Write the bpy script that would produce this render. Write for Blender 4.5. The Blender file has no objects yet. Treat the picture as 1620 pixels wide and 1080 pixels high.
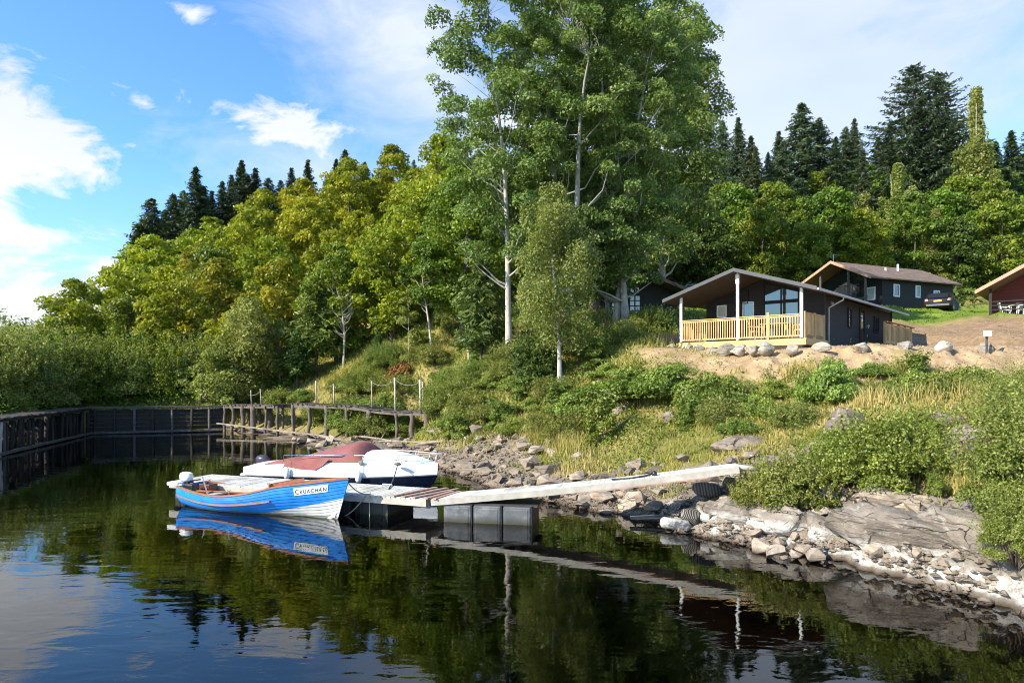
import bpy, bmesh, math, random
import numpy as np
from mathutils import Vector, Matrix
R_ = math.radians
S = bpy.context.scene
COL = S.collection
F = 1080.0; CX = 810.0; HY = 600.0; EYE = 3.5

def P(px, py, D):
    """photo bearing at distance D -> world point"""
    return Vector(((px - CX) * D / F, D, EYE + (HY - py) * D / F))

# ------------------------------------------------------------------ tagging
def tag(o, label=None, cat=None, group=None, kind=None):
    if label: o['label'] = label
    if cat: o['category'] = cat
    if group: o['group'] = group
    if kind: o['kind'] = kind
    return o
def link(o, parent=None):
    COL.objects.link(o)
    if parent is not None: o.parent = parent
    return o
def thing(name, loc, label, cat, group=None, rz=0.0):
    o = bpy.data.objects.new(name, None); o.empty_display_size = .2
    o.location = loc; o.rotation_euler = (0, 0, rz)
    link(o); return tag(o, label, cat, group)
def copy_tree(o, parent=None, kids=None):
    kids = kids or KIDS
    c = o.copy(); COL.objects.link(c); c.parent = parent
    for ch in [k for k in kids(o)]:
        copy_tree(ch, c, kids)
    return c
def KIDS(o): return list(o.children)

# ------------------------------------------------------------------ mesh builder
class MB:
    def __init__(s): s.v = []; s.f = []; s.m = []
    def add(s, vs, fs, mi=0):
        b = len(s.v); s.v += [tuple(v) for v in vs]
        s.f += [tuple(i + b for i in f) for f in fs]; s.m += [mi] * len(fs)
    def box(s, c, d, rz=0.0, mi=0, M=None):
        hx, hy, hz = d[0] / 2, d[1] / 2, d[2] / 2
        vs = [Vector((x, y, z)) for x in (-hx, hx) for y in (-hy, hy) for z in (-hz, hz)]
        M = M or Matrix.Rotation(rz, 3, 'Z')
        c = Vector(c); vs = [M @ v + c for v in vs]
        s.add(vs, [(0, 1, 3, 2), (4, 6, 7, 5), (0, 4, 5, 1), (2, 3, 7, 6), (0, 2, 6, 4), (1, 5, 7, 3)], mi)
    def bar(s, a, b, w, h, mi=0, up=(0, 0, 1)):
        a = Vector(a); b = Vector(b); d = b - a; L = d.length
        x = d.normalized(); y = Vector(up).cross(x)
        if y.length < 1e-4: y = Vector((1, 0, 0)).cross(x)
        y.normalize(); z = x.cross(y)
        s.box((a + b) / 2, (L, w, h), mi=mi, M=Matrix((x, y, z)).transposed())
    def tube(s, pts, rad, n=8, mi=0, cap=True):
        pts = [Vector(p) for p in pts]
        if not hasattr(rad, '__len__'): rad = [rad] * len(pts)
        base = len(s.v); ref = Vector((0.31, 0.77, 0.11)).normalized()
        for i, p in enumerate(pts):
            t = (pts[min(i + 1, len(pts) - 1)] - pts[max(i - 1, 0)]).normalized()
            a = t.cross(ref)
            if a.length < .05: a = t.cross(Vector((1, 0, 0)))
            a.normalize(); b = t.cross(a)
            for k in range(n):
                an = 2 * math.pi * k / n
                s.v.append(tuple(p + (a * math.cos(an) + b * math.sin(an)) * rad[i]))
        for i in range(len(pts) - 1):
            for k in range(n):
                q = base + i * n; k2 = (k + 1) % n
                s.f.append((q + k, q + k2, q + n + k2, q + n + k)); s.m.append(mi)
        if cap:
            s.f.append(tuple(base + k for k in range(n))[::-1]); s.m.append(mi)
            s.f.append(tuple(base + (len(pts) - 1) * n + k for k in range(n))); s.m.append(mi)
    def prism(s, poly, axis, d, mi=0):
        """polygon of 3D points extruded along vector axis*d"""
        n = len(poly); a = Vector(axis) * d
        vs = [Vector(p) for p in poly] + [Vector(p) + a for p in poly]
        fs = [tuple(range(n))[::-1], tuple(range(n, 2 * n))] + [(i, (i + 1) % n, n + (i + 1) % n, n + i) for i in range(n)]
        s.add(vs, fs, mi)
    def loft(s, secs, mi=0, close=False, mfun=None, capends=False):
        n = len(secs[0]); b = len(s.v)
        for sec in secs: s.v += [tuple(p) for p in sec]
        kk = n if close else n - 1
        for i in range(len(secs) - 1):
            for k in range(kk):
                k2 = (k + 1) % n
                s.f.append((b + i * n + k, b + i * n + k2, b + (i + 1) * n + k2, b + (i + 1) * n + k))
                s.m.append(mfun(i, k) if mfun else mi)
        if capends:
            s.f.append(tuple(b + k for k in range(n))); s.m.append(mi)
            s.f.append(tuple(b + (len(secs) - 1) * n + k for k in range(n))[::-1]); s.m.append(mi)
    def sphere(s, c, r, n=12, mi=0, sc=(1, 1, 1)):
        c = Vector(c); secs = []
        for i in range(n // 2 + 1):
            th = math.pi * i / (n // 2)
            secs.append([c + Vector((math.sin(th) * math.cos(2 * math.pi * k / n) * r * sc[0], math.sin(th) * math.sin(2 * math.pi * k / n) * r * sc[1], math.cos(th) * r * sc[2])) for k in range(n)])
        s.loft(secs, mi, close=True)
    def build(s, name, mats, parent=None, smooth=False, bevel=0.0, fix=True, autosm=None):
        me = bpy.data.meshes.new(name); me.from_pydata(s.v, [], s.f)
        if not isinstance(mats, (list, tuple)): mats = [mats]
        for m in mats: me.materials.append(m)
        me.polygons.foreach_set('material_index', s.m)
        if fix:
            bm = bmesh.new(); bm.from_mesh(me)
            bmesh.ops.remove_doubles(bm, verts=bm.verts, dist=1e-5)
            bmesh.ops.recalc_face_normals(bm, faces=bm.faces); bm.to_mesh(me); bm.free()
        if smooth:
            me.polygons.foreach_set('use_smooth', [True] * len(me.polygons))
            if autosm: me.set_sharp_from_angle(angle=R_(autosm))
        o = bpy.data.objects.new(name, me); link(o, parent)
        if bevel:
            b = o.modifiers.new('b', 'BEVEL'); b.width = bevel; b.segments = 2; b.limit_method = 'ANGLE'; b.angle_limit = R_(40)
        return o

def np_mesh(name, verts, k, mat, parent=None, tint=None, smooth=False):
    """verts (n*k,3): n separate k-gons"""
    n = len(verts) // k
    me = bpy.data.meshes.new(name)
    me.vertices.add(n * k); me.vertices.foreach_set('co', np.asarray(verts, dtype=np.float32).ravel())
    me.loops.add(n * k); me.loops.foreach_set('vertex_index', np.arange(n * k, dtype=np.int32))
    me.polygons.add(n); me.polygons.foreach_set('loop_start', np.arange(0, n * k, k, dtype=np.int32))
    if tint is not None:
        a = me.attributes.new('tint', 'FLOAT', 'POINT'); a.data.foreach_set('value', np.repeat(tint, k).astype(np.float32))
    me.materials.append(mat); me.update(); me.validate()
    o = bpy.data.objects.new(name, me); link(o, parent); return o

# ------------------------------------------------------------------ numpy noise
def _h(i, j, k, seed):
    n = (i * 374761393 + j * 668265263 + k * 1274126177 + seed * 974711) & 0xffffffff
    n = ((n ^ (n >> 13)) * 1274126177) & 0xffffffff
    n = (n ^ (n >> 16)) & 0xffffffff
    return n / 4294967295.0
def vn(x, y, z=0.0, seed=0):
    x, y, z = np.broadcast_arrays(np.asarray(x, float), np.asarray(y, float), np.asarray(z, float))
    xi = np.floor(x).astype(np.int64); yi = np.floor(y).astype(np.int64); zi = np.floor(z).astype(np.int64)
    fx = x - xi; fy = y - yi; fz = z - zi
    fx = fx * fx * (3 - 2 * fx); fy = fy * fy * (3 - 2 * fy); fz = fz * fz * (3 - 2 * fz)
    r = 0
    for a in (0, 1):
        for b in (0, 1):
            for c in (0, 1):
                w = (fx if a else 1 - fx) * (fy if b else 1 - fy) * (fz if c else 1 - fz)
                r = r + w * _h(xi + a, yi + b, zi + c, seed)
    return r
def fbm(x, y, z=0.0, seed=0, o=4):
    r = 0; a = .5; t = 0
    for i in range(o):
        r = r + a * vn(np.asarray(x) * 2 ** i, np.asarray(y) * 2 ** i, np.asarray(z) * 2 ** i, seed + i); t += a; a *= .5
    return r / t

# ------------------------------------------------------------------ materials
def newmat(name):
    m = bpy.data.materials.new(name); m.use_nodes = True
    nt = m.node_tree; nt.nodes.clear()
    out = nt.nodes.new('ShaderNodeOutputMaterial')
    return m, nt, out
def N(nt, t, **kw):
    n = nt.nodes.new(t)
    for k, v in kw.items():
        if k in n.inputs: n.inputs[k].default_value = v
        else: setattr(n, k, v)
    return n
def L(nt, a, b): nt.links.new(a, b)
def c4(c): return (c[0], c[1], c[2], 1.0)
def ramp(nt, fac, stops, interp='LINEAR'):
    r = nt.nodes.new('ShaderNodeValToRGB'); r.color_ramp.interpolation = interp
    e = r.color_ramp.elements
    while len(e) < len(stops): e.new(.5)
    for i, (p, c) in enumerate(stops):
        e[i].position = p; e[i].color = c4(c) if hasattr(c, '__len__') else (c, c, c, 1)
    if fac is not None: L(nt, fac, r.inputs[0])
    return r.outputs[0]
def math_(nt, op, a, b=None, c=None, clamp=False):
    n = nt.nodes.new('ShaderNodeMath'); n.operation = op; n.use_clamp = clamp
    for i, v in enumerate((a, b, c)):
        if v is None: continue
        if isinstance(v, (int, float)): n.inputs[i].default_value = v
        else: L(nt, v, n.inputs[i])
    return n.outputs[0]
def mix_(nt, fac, a, b, bt='MIX'):
    n = nt.nodes.new('ShaderNodeMix'); n.data_type = 'RGBA'; n.blend_type = bt
    for sock, v in ((n.inputs[0], fac), (n.inputs[6], a), (n.inputs[7], b)):
        if isinstance(v, (int, float)): sock.default_value = v
        elif isinstance(v, (tuple, list)): sock.default_value = c4(v)
        else: L(nt, v, sock)
    return n.outputs[2]
def noise_(nt, vec, scale, detail=4, rough=.55, dist=0.0):
    n = N(nt, 'ShaderNodeTexNoise', Scale=scale, Detail=detail, Roughness=rough, Distortion=dist)
    if vec is not None: L(nt, vec, n.inputs['Vector'])
    return n.outputs[0]
def coords(nt, kind='Object', scale=None):
    t = nt.nodes.new('ShaderNodeTexCoord').outputs[kind]
    if scale:
        mp = N(nt, 'ShaderNodeMapping'); mp.inputs['Scale'].default_value = scale; L(nt, t, mp.inputs[0]); t = mp.outputs[0]
    return t
def bump_(nt, h, st=.3, dist=.02):
    b = N(nt, 'ShaderNodeBump', Strength=st, Distance=dist); L(nt, h, b.inputs['Height']); return b.outputs[0]
def simple(name, col, rough=.6, var=.15, nscale=6, bump=.0, bscale=30, metallic=0.0, stretch=None, spec=.5, dirt=None, world=False, coat=0.0, island=0.0, tide=None):
    """paint / wood / metal with mottled colour and fine bump"""
    m, nt, out = newmat(name)
    b = N(nt, 'ShaderNodeBsdfPrincipled', Roughness=rough, Metallic=metallic)
    b.inputs['Specular IOR Level'].default_value = spec
    if coat: b.inputs['Coat Weight'].default_value = coat
    if world: co = nt.nodes.new('ShaderNodeNewGeometry').outputs['Position']
    else: co = coords(nt)
    if stretch:
        mp = N(nt, 'ShaderNodeMapping'); mp.inputs['Scale'].default_value = stretch; L(nt, co, mp.inputs[0]); co = mp.outputs[0]
    n = noise_(nt, co, nscale, 6, .6)
    lo = [c * (1 - var) for c in col]; hi = [min(1, c * (1 + var)) for c in col]
    c = ramp(nt, n, [(.3, lo), (.7, hi)])
    if dirt:
        n2 = noise_(nt, co, nscale * .37, 8, .7)
        c = mix_(nt, ramp(nt, n2, [(dirt[1], 0.0), (dirt[1] + .15, 1.0)]), c, dirt[0])
    if island:     # each board its own tone
        ri = nt.nodes.new('ShaderNodeNewGeometry').outputs['Random Per Island']; hv = N(nt, 'ShaderNodeHueSaturation'); L(nt, c, hv.inputs['Color'])
        L(nt, math_(nt, 'MULTIPLY_ADD', ri, island * 2, 1 - island), hv.inputs['Value']); c = hv.outputs[0]
    if tide:       # weed and scum at the waterline
        sz = nt.nodes.new('ShaderNodeSeparateXYZ'); L(nt, nt.nodes.new('ShaderNodeNewGeometry').outputs['Position'], sz.inputs[0])
        zz = math_(nt, 'ADD', sz.outputs[2], math_(nt, 'MULTIPLY', noise_(nt, co, 9, 5, .7), -.06)); c = mix_(nt, ramp(nt, zz, [(.0, .9), (tide, 0.0)]), c, (.035, .035, .018))
    L(nt, c, b.inputs['Base Color'])
    if bump: L(nt, bump_(nt, noise_(nt, co, bscale, 6, .65), bump), b.inputs['Normal'])
    r = ramp(nt, noise_(nt, co, nscale * 2, 3), [(.3, max(0, rough - .08)), (.7, min(1, rough + .08))]); L(nt, r, b.inputs['Roughness'])
    L(nt, b.outputs[0], out.inputs[0]); return m
def leafmat(name, dark, mid, light, trans=.35, objvar=.25, rough=.5):
    m, nt, out = newmat(name)
    a = N(nt, 'ShaderNodeAttribute', attribute_name='tint')
    c = ramp(nt, a.outputs['Fac'], [(0.0, dark), (.5, mid), (1.0, light)])
    oi = nt.nodes.new('ShaderNodeObjectInfo')
    hs = N(nt, 'ShaderNodeHueSaturation')
    h = math_(nt, 'MULTIPLY_ADD', oi.outputs['Random'], .045 * objvar * 4, .5 - .0225 * objvar * 4); L(nt, h, hs.inputs['Hue'])
    r2 = math_(nt, 'FRACT', math_(nt, 'MULTIPLY', oi.outputs['Random'], 17.3))
    L(nt, math_(nt, 'MULTIPLY_ADD', r2, objvar * 1.6, 1 - objvar * .8), hs.inputs['Value'])
    L(nt, c, hs.inputs['Color'])
    b = N(nt, 'ShaderNodeBsdfPrincipled', Roughness=rough); b.inputs['Specular IOR Level'].default_value = .35
    L(nt, hs.outputs[0], b.inputs['Base Color'])
    t = nt.nodes.new('ShaderNodeBsdfTranslucent')
    tc = mix_(nt, 1.0, hs.outputs[0], (1.0, 1.15, .5), 'MULTIPLY'); L(nt, tc, t.inputs[0])
    mx = N(nt, 'ShaderNodeMixShader', Fac=trans); L(nt, b.outputs[0], mx.inputs[1]); L(nt, t.outputs[0], mx.inputs[2])
    L(nt, mx.outputs[0], out.inputs[0]); return m

M = {}
M['leaf_oak'] = leafmat('leaf_oak', (.11, .135, .008), (.27, .29, .014), (.48, .43, .035), .40, .25)
M['leaf_green'] = leafmat('leaf_green', (.06, .095, .008), (.14, .205, .018), (.28, .34, .04), .36)
M['leaf_poplar'] = leafmat('leaf_poplar', (.065, .10, .018), (.16, .22, .045), (.36, .41, .15), .40, .1)
M['leaf_birch'] = leafmat('leaf_birch', (.12, .15, .025), (.25, .275, .06), (.43, .43, .15), .40, .15)
M['leaf_willow'] = leafmat('leaf_willow', (.12, .145, .02), (.24, .27, .05), (.42, .42, .14), .40, .15)
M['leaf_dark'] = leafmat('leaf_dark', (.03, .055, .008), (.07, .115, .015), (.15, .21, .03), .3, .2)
M['leaf_shrub'] = leafmat('leaf_shrub', (.06, .095, .012), (.155, .21, .028), (.34, .39, .09), .3, .2, .4)
M['leaf_gold'] = leafmat('leaf_gold', (.09, .11, .015), (.20, .225, .04), (.40, .39, .12), .36, .15)
M['leaf_weed'] = leafmat('leaf_weed', (.08, .12, .015), (.21, .25, .035), (.40, .37, .10), .32)
M['leaf_rust'] = leafmat('leaf_rust', (.16, .05, .02), (.30, .11, .03), (.42, .2, .07), .3)
M['needle'] = leafmat('needle', (.016, .028, .010), (.038, .06, .018), (.085, .115, .035), .15, .25)
M['needle_blue'] = leafmat('needle_blue', (.025, .042, .018), (.055, .085, .03), (.12, .16, .06), .15, .2)
M['needle_young'] = leafmat('needle_young', (.035, .065, .012), (.085, .135, .022), (.19, .25, .05), .25, .2)
M['grass'] = leafmat('grass_blades', (.16, .18, .025), (.36, .32, .07), (.58, .44, .18), .35)
M['bark'] = simple('bark', (.10, .075, .055), .9, .4, 8, .8, 22, stretch=(1, 1, .3))
M['bark_pale'] = simple('bark_pale', (.42, .38, .32), .8, .3, 5, .5, 20, stretch=(1, 1, .6), dirt=((.09, .07, .055), .56))
M['bark_grey'] = simple('bark_grey', (.28, .26, .22), .85, .3, 7, .6, 20, stretch=(1, 1, .4))
M['timber_old'] = simple('timber_old', (.13, .105, .085), .9, .4, 5, .8, 30, dirt=((.05, .04, .03), .6))
M['timber_pale'] = simple('timber_pale', (.42, .36, .29), .85, .3, 5, .6, 30, dirt=((.14, .11, .08), .6))
M['timber_black'] = simple('timber_black', (.018, .015, .012), .8, .5, 6, .6, 25)
M['timber_grey'] = simple('timber_grey', (.09, .08, .07), .85, .5, 6, .6, 25)
M['rope'] = simple('rope', (.33, .29, .21), .9, .2, 20)
M['white'] = simple('white_gelcoat', (.80, .80, .78), .25, .04, 4, dirt=((.55, .53, .47), .72), spec=.5)
M['black'] = simple('black_plastic', (.015, .015, .017), .4, .3, 8)
M['steel'] = simple('steel', (.6, .61, .63), .3, .1, 6, metallic=1.0)
# ================================================================== TERRAIN
def pd(px, py, D): v = P(px, py, D); return (v.x, v.y, v.z)
CP = []
SHORE = [(-19.3, 46.2), (-13.7, 39), (-9.6, 34.5), (-6.2, 31), (-2.7, 26.6), (-1.0, 22.4), (1.1, 19.4), (2.5, 17.8), (3.7, 16.5), (5.1, 14.4), (6.2, 13.2), (7.0, 11.9), (7.7, 10.5), (8.2, 8), (8.6, 0), (8.6, -15)]
for i in range(len(SHORE) - 1):
    a = np.array(SHORE[i]); b = np.array(SHORE[i + 1]); n = max(1, int(np.linalg.norm(b - a) / 1.6))
    d = (b - a) / np.linalg.norm(b - a); nr = np.array((-d[1], d[0]))   # to the water side (left / near)
    nr = -np.array((d[1], -d[0]))
    for k in range(n):
        p = a + (b - a) * k / n
        CP.append((p[0], p[1], 0.0))
        w = np.array((-abs(d[1]), -abs(d[0]))); w = w / np.linalg.norm(w)
        q = p + w * 2.2; CP.append((q[0], q[1], -1.1))
for p in [(0, 12), (-5, 12), (-10, 15), (-15, 25), (-20, 35), (-5, 5), (4, 5), (0, 0), (-15, 5), (-12, 30), (-8, 22), (-22, 41), (-20, 28), (0, -12), (-15, -12), (1, 14)]:
    CP.append((p[0], p[1], -2.6))
# basin walls (left jetty bank and far wall)
WL = [(-17.0, 8), (-20.2, 20), (-23.6, 31.5), (-26.9, 43.6)]; WF = [(-26.9, 43.6), (-19.4, 46.4)]
for a, b, nrm in ((WL[0], WL[1], (1, .27)), (WL[1], WL[2], (1, .27)), (WL[2], WL[3], (1, .27)), (WF[0], WF[1], (.3, -1))):
    a = np.array(a); b = np.array(b); n = int(np.linalg.norm(b - a) / 1.5); nrm = np.array(nrm) / np.linalg.norm(nrm)
    for k in range(n + 1):
        p = a + (b - a) * k / n
        q = p + nrm * .1; CP.append((q[0], q[1], -1.4))
        q = p - nrm * 1.5; CP.append((q[0], q[1], 1.45))
CP += [pd(*t) for t in [
 (1450,835,12.6),(1480,790,13.4),(1550,760,13.5),(1520,700,16),(1600,640,19),(1560,860,11.6),(1610,880,10.9),(1620,760,12.2),
 (1350,850,13.9),(1320,800,14.8),(1300,760,15.8),(1300,700,17.5),(1300,650,20.5),(1400,690,17.2),(1420,640,20),(1300,612,24.2),
 (1220,810,15.2),(1200,770,16.2),(1130,815,15.9),(1172,765,16.2),(1180,720,18.6),(1200,690,20.5),(1100,745,18.6),(1100,715,20.3),(1100,690,21.5),(1100,650,24.5),(1150,612,25.2),
 (1040,800,17.8),(1000,792,18.8),(1000,750,21.5),(1000,700,23.5),(1000,650,26),(1000,600,28.5),
 (900,760,22),(900,740,23.4),(900,690,26.5),(900,640,29),(900,595,32),(900,545,36),(940,590,31),
 (780,745,24.6),(780,690,29),(780,640,32.5),(780,580,36),(780,530,40),
 (680,712,32),(680,655,40.5),(680,600,41),(680,550,45),(680,510,50),
 (560,698,36.5),(560,652,43.5),(560,600,47),(560,560,52),
 (430,697,39.5),(430,648,46.5),(430,600,54),(350,640,48),
 (980,510,38),(930,560,34),(1010,505,51),(1060,510,46),(1100,500,50),(990,548,31.5),
 (1490,500,60),(1430,500,49),(1550,508,47),(1640,505,46),(1700,505,46),(1380,490,58),(1560,490,62)]]
for _s in (.05, .2, .35, .5, .65, .8, .93):       # beach below the timber jetty
    _x, _y = -19.2 + 14.7 * _s, 45.6 - 9.6 * _s
    for _o, _z in ((-.3, .02), (1.0, .2), (2.6, 1.45)): CP.append((_x + _o * .547, _y + _o * .837, _z))
# building terrace, crest and sand bank
for x, y, z in [(5.9,29.8,4.55),(8,30,4.8),(11.8,26.9,4.78),(15,26.4,4.78),(18.7,26,4.75),(22,25.5,4.7),(8,33,4.95),(12,30,4.85),(12,36,4.9),(16,30,4.8),(20,29,4.8),
                (17,38,4.9),(20,34,4.85),(24,33,4.9),(28,31,4.9),(6,34,5.2),(24.5,36,5.1),(19.5,41.5,5.4),(27,42,7.2),(22,42.5,7.3),(31,42,7.3),(27,46,7.7),(31,46,7.75),(33,50,8.2),(28,50,8.3),(34,36,6.6),(30,37,6.4),
                (8,27.6,3.7),(12,24.5,3.35),(15,24,3.25),(19,23.4,3.1),(22,22.5,3.1),(13,40,6.9),(9,38,6.6),(15,46,7.6),(5,42,7.0),(0,45,7.4),(-3,50,8.2)]:
    CP.append((x, y, z))
# hills
for x, y, z in [(-30,50,2.2),(-22,52,2.6),(-30,35,1.5),(-34,22,1.5),(-45,35,1.6),(-60,60,1.6),(-40,62,4.0),(-30,62,5),(-18,62,7),(-8,62,9),(4,62,10.5),(16,66,11.5),(30,66,10.5),(45,64,10.5),
                (-58,85,1.6),(-48,85,6.5),(-40,85,12),(-28,85,16.5),(-14,85,20.5),(0,85,22),(20,85,17),(40,85,17),(60,85,17),
                (-70,105,1.6),(-50,110,14),(-40,110,20),(-20,110,27),(0,110,31),(25,110,29),(50,110,29),(80,110,28),(80,70,12),(50,45,8),(50,30,6.5),(40,20,4),(24,15,3),(16,14,2.6),(14,8,2.6),(14,0,2.6),(20,-15,3),
                (-60,130,14),(0,160,44),(60,160,44),(120,160,40),(120,80,16),(-120,110,1),(-120,200,6),(-120,60,1),(-100,20,1),(-60,0,1),(-60,-20,1),(60,0,5),(120,0,8),
                (-40,180,34),(-110,320,24),(-160,400,34),(-250,400,36),(0,300,58),(150,300,50),(300,300,50),(300,0,20),(-300,200,8),(-300,0,1)]:
    CP.append((x, y, z))
CP = np.array(CP, float)
def _kern(a, b):
    d = np.sqrt(((a[:, None, :] - b[None, :, :]) ** 2).sum(-1)); return d
_A = _kern(CP[:, :2], CP[:, :2]); _n = len(CP)
_sm = .25
_K = np.zeros((_n + 3, _n + 3)); _K[:_n, :_n] = _A - np.eye(_n) * _sm
_Pm = np.c_[np.ones(_n), CP[:, :2]]; _K[:_n, _n:] = _Pm; _K[_n:, :_n] = _Pm.T
_W = np.linalg.solve(_K, np.r_[CP[:, 2], 0, 0, 0])
def _base(x, y):
    x = np.asarray(x, float); y = np.asarray(y, float); sh = x.shape
    p = np.c_[x.ravel(), y.ravel()]; r = np.empty(len(p))
    for i in range(0, len(p), 20000):
        q = p[i:i + 20000]; r[i:i + 20000] = _kern(q, CP[:, :2]) @ _W[:_n] + _W[_n] + q @ _W[_n + 1:]
    return r.reshape(sh)
SH = np.array(SHORE)
def shore_d(x, y):
    """distance to the right-hand shoreline"""
    x = np.asarray(x, float); y = np.asarray(y, float); d = np.full(x.shape, 1e9)
    for i in range(len(SH) - 1):
        a = SH[i]; b = SH[i + 1]; ab = b - a; t = ((x - a[0]) * ab[0] + (y - a[1]) * ab[1]) / (ab @ ab); t = np.clip(t, 0, 1)
        d = np.minimum(d, np.hypot(x - a[0] - t * ab[0], y - a[1] - t * ab[1]))
    return d
def sstep(a, b, x): t = np.clip((x - a) / (b - a), 0, 1); return t * t * (3 - 2 * t)
def terr(x, y):
    x = np.asarray(x, float); y = np.asarray(y, float)
    z = _base(x, y)
    flat = sstep(5.5, 7.5, x) * sstep(27.0, 27.6, y + (x - 12) * .12) * (1 - sstep(34, 36, y))     # the cabin's level terrace
    amp = np.clip(.1 + .02 * np.hypot(x, y), .1, 1.3) * (1 - .9 * flat)
    sd = shore_d(x, y); amp = amp * np.clip(.15 + sd / 6, .15, 1)
    z = z + (fbm(x * .35, y * .35, 0, 5, 3) - .5) * amp * 1.1 + (fbm(x * 1.6, y * 1.6, 0, 9, 3) - .5) * .28 * (1 - .85 * flat)
    rocky = np.clip(1 - sd / 4.5, 0, 1) * (x > -5)
    z = z + rocky * (np.abs(fbm(x * 1.1, y * 2.2, 0, 21, 4) - .5) * -.7 + .12)
    lr = sstep(3.2, 5.2, x) * (1 - sstep(4.2, 6.0, sd)) * (z > -.6) * (y < 19)          # stepped ledges of the right-hand shore
    bank = sstep(5, 8, x) * sstep(22, 23.5, y) * (1 - sstep(26.6, 27.4, y + (x - 12) * .12)) * (x < 26)   # washed-out face of the sandy bank
    z = z + bank * ((fbm(x * 2.2, y * .9, 0, 35, 4) - .5) * .55 - (np.abs(fbm(x * .8, y * .25, 0, 37, 3) - .5) < .03) * .14)
    st = .27; q = (z + x * .07 - y * .05 + (fbm(x * .7, y * .7, 0, 23, 3) - .5) * .5) / st; fr_ = q - np.floor(q)
    z = z + lr * ((sstep(.5, .95, fr_) - fr_) * st * .9 + (fbm(x * 5, y * 9, 0, 25, 3) - .5) * .20 - (np.abs(fbm(x * 1.3, y * 1.3, 0, 27, 2) - .5) < .018) * .12)
    return z
def G(x, y): return float(terr(np.array([x]), np.array([y]))[0])

def axis(segs):
    r = []
    for a, b, s in segs: r += list(np.arange(a, b - 1e-6, s))
    return np.array(r + [segs[-1][1]])
gx = axis([(-420, -120, 20), (-120, -60, 4), (-60, -20, 1.2), (-20, -5, .4), (-5, 24, .18), (24, 40, .6), (40, 120, 2.5), (120, 420, 20)])
gy = axis([(-60, 0, 5), (0, 9, .8), (9, 30, .18), (30, 50, .4), (50, 75, 1.2), (75, 170, 3), (170, 520, 15)])
XX, YY = np.meshgrid(gx, gy); ZZ = terr(XX, YY)
nx, ny = len(gx), len(gy)
me = bpy.data.meshes.new('ground'); vv = np.c_[XX.ravel(), YY.ravel(), ZZ.ravel()]
me.vertices.add(nx * ny); me.vertices.foreach_set('co', vv.astype(np.float32).ravel())
ii, jj = np.meshgrid(np.arange(nx - 1), np.arange(ny - 1)); q = (jj * nx + ii).ravel()
fc = np.c_[q, q + 1, q + nx + 1, q + nx].astype(np.int32)
me.loops.add(len(fc) * 4); me.loops.foreach_set('vertex_index', fc.ravel()); me.polygons.add(len(fc))
me.polygons.foreach_set('loop_start', np.arange(0, len(fc) * 4, 4, dtype=np.int32)); me.polygons.foreach_set('use_smooth', np.ones(len(fc), bool))
# ground cover zones
def zones(x, y, z):
    sd = shore_d(x, y); wob = (fbm(x * .5, y * .5, 0, 31, 4) - .5)
    land_r = (x > -9)
    rock = np.clip((3.4 + wob * 5 - sd) / 1.2, 0, 1) * land_r * (z < 2.3)
    rock = np.maximum(rock, (z < .12))
    crest = 27.3 - (x - 12) * .12
    sand = sstep(5.0, 8.2, x + wob * 6) * sstep(22.6, 24.4, y + wob * 3.5 + (x - 12) * .13) * (1 - sstep(35.5, 36.5, y - (x > 17) * 6)) * (x < 60)
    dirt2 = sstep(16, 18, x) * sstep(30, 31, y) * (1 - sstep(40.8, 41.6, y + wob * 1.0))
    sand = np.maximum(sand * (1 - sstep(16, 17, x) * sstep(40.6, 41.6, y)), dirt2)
    sand = sand * (1 - .75 * sstep(.55, .66, fbm(x * .55, y * .9, 0, 33, 4)) * (z < 4.6) * (y < 30))
    lawn = sstep(3, 8, x) * sstep(41.5, 43.5, y + wob) * (1 - sstep(63, 66, y)) * (1 - sand)
    drive = sstep(-1.1, -.6, -np.abs((x - (21 + (y - 44) * .75 + 0 * x)))) * sstep(43, 44, y) * (1 - sstep(57, 59, y))
    return rock, sand, lawn, np.clip(drive, 0, 1)
rk, sn, lw, dv = zones(XX, YY, ZZ)
ca = me.color_attributes.new('zone', 'FLOAT_COLOR', 'POINT')
ca.data.foreach_set('color', np.c_[rk.ravel(), sn.ravel(), lw.ravel(), dv.ravel()].astype(np.float32).ravel())
me.update(); me.validate()
ground = link(bpy.data.objects.new('ground', me)); ground['kind'] = 'structure'
m, nt, out = newmat('ground_cover')
b = N(nt, 'ShaderNodeBsdfPrincipled', Roughness=.95); b.inputs['Specular IOR Level'].default_value = .2
at = N(nt, 'ShaderNodeAttribute', attribute_name='zone'); sp = nt.nodes.new('ShaderNodeSeparateColor'); L(nt, at.outputs['Color'], sp.inputs[0])
pos = nt.nodes.new('ShaderNodeNewGeometry').outputs['Position']
n1 = noise_(nt, pos, .35, 6, .6); n2 = noise_(nt, pos, 2.2, 8, .65); n3 = noise_(nt, pos, 14, 6, .7)
earth = ramp(nt, n1, [(.3, (.10, .12, .02)), (.45, (.20, .20, .04)), (.58, (.34, .26, .10)), (.75, (.15, .17, .03))])
earth = mix_(nt, ramp(nt, n2, [(.4, 0.0), (.7, .7)]), earth, (.20, .15, .075))
sandc = ramp(nt, n2, [(.25, (.28, .18, .095)), (.5, (.44, .30, .165)), (.75, (.56, .42, .25))])
sandc = mix_(nt, ramp(nt, noise_(nt, pos, .8, 8, .7), [(.46, 0.0), (.62, .75)]), sandc, (.25, .175, .09))
sandc = mix_(nt, ramp(nt, n3, [(.52, 0.0), (.66, .5)]), sandc, (.60, .50, .38))
rockc = ramp(nt, n2, [(.25, (.12, .09, .065)), (.5, (.27, .21, .155)), (.75, (.40, .325, .24))])
rockc = mix_(nt, ramp(nt, n3, [(.45, 0.0), (.62, .5)]), rockc, (.12, .10, .07))
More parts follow.
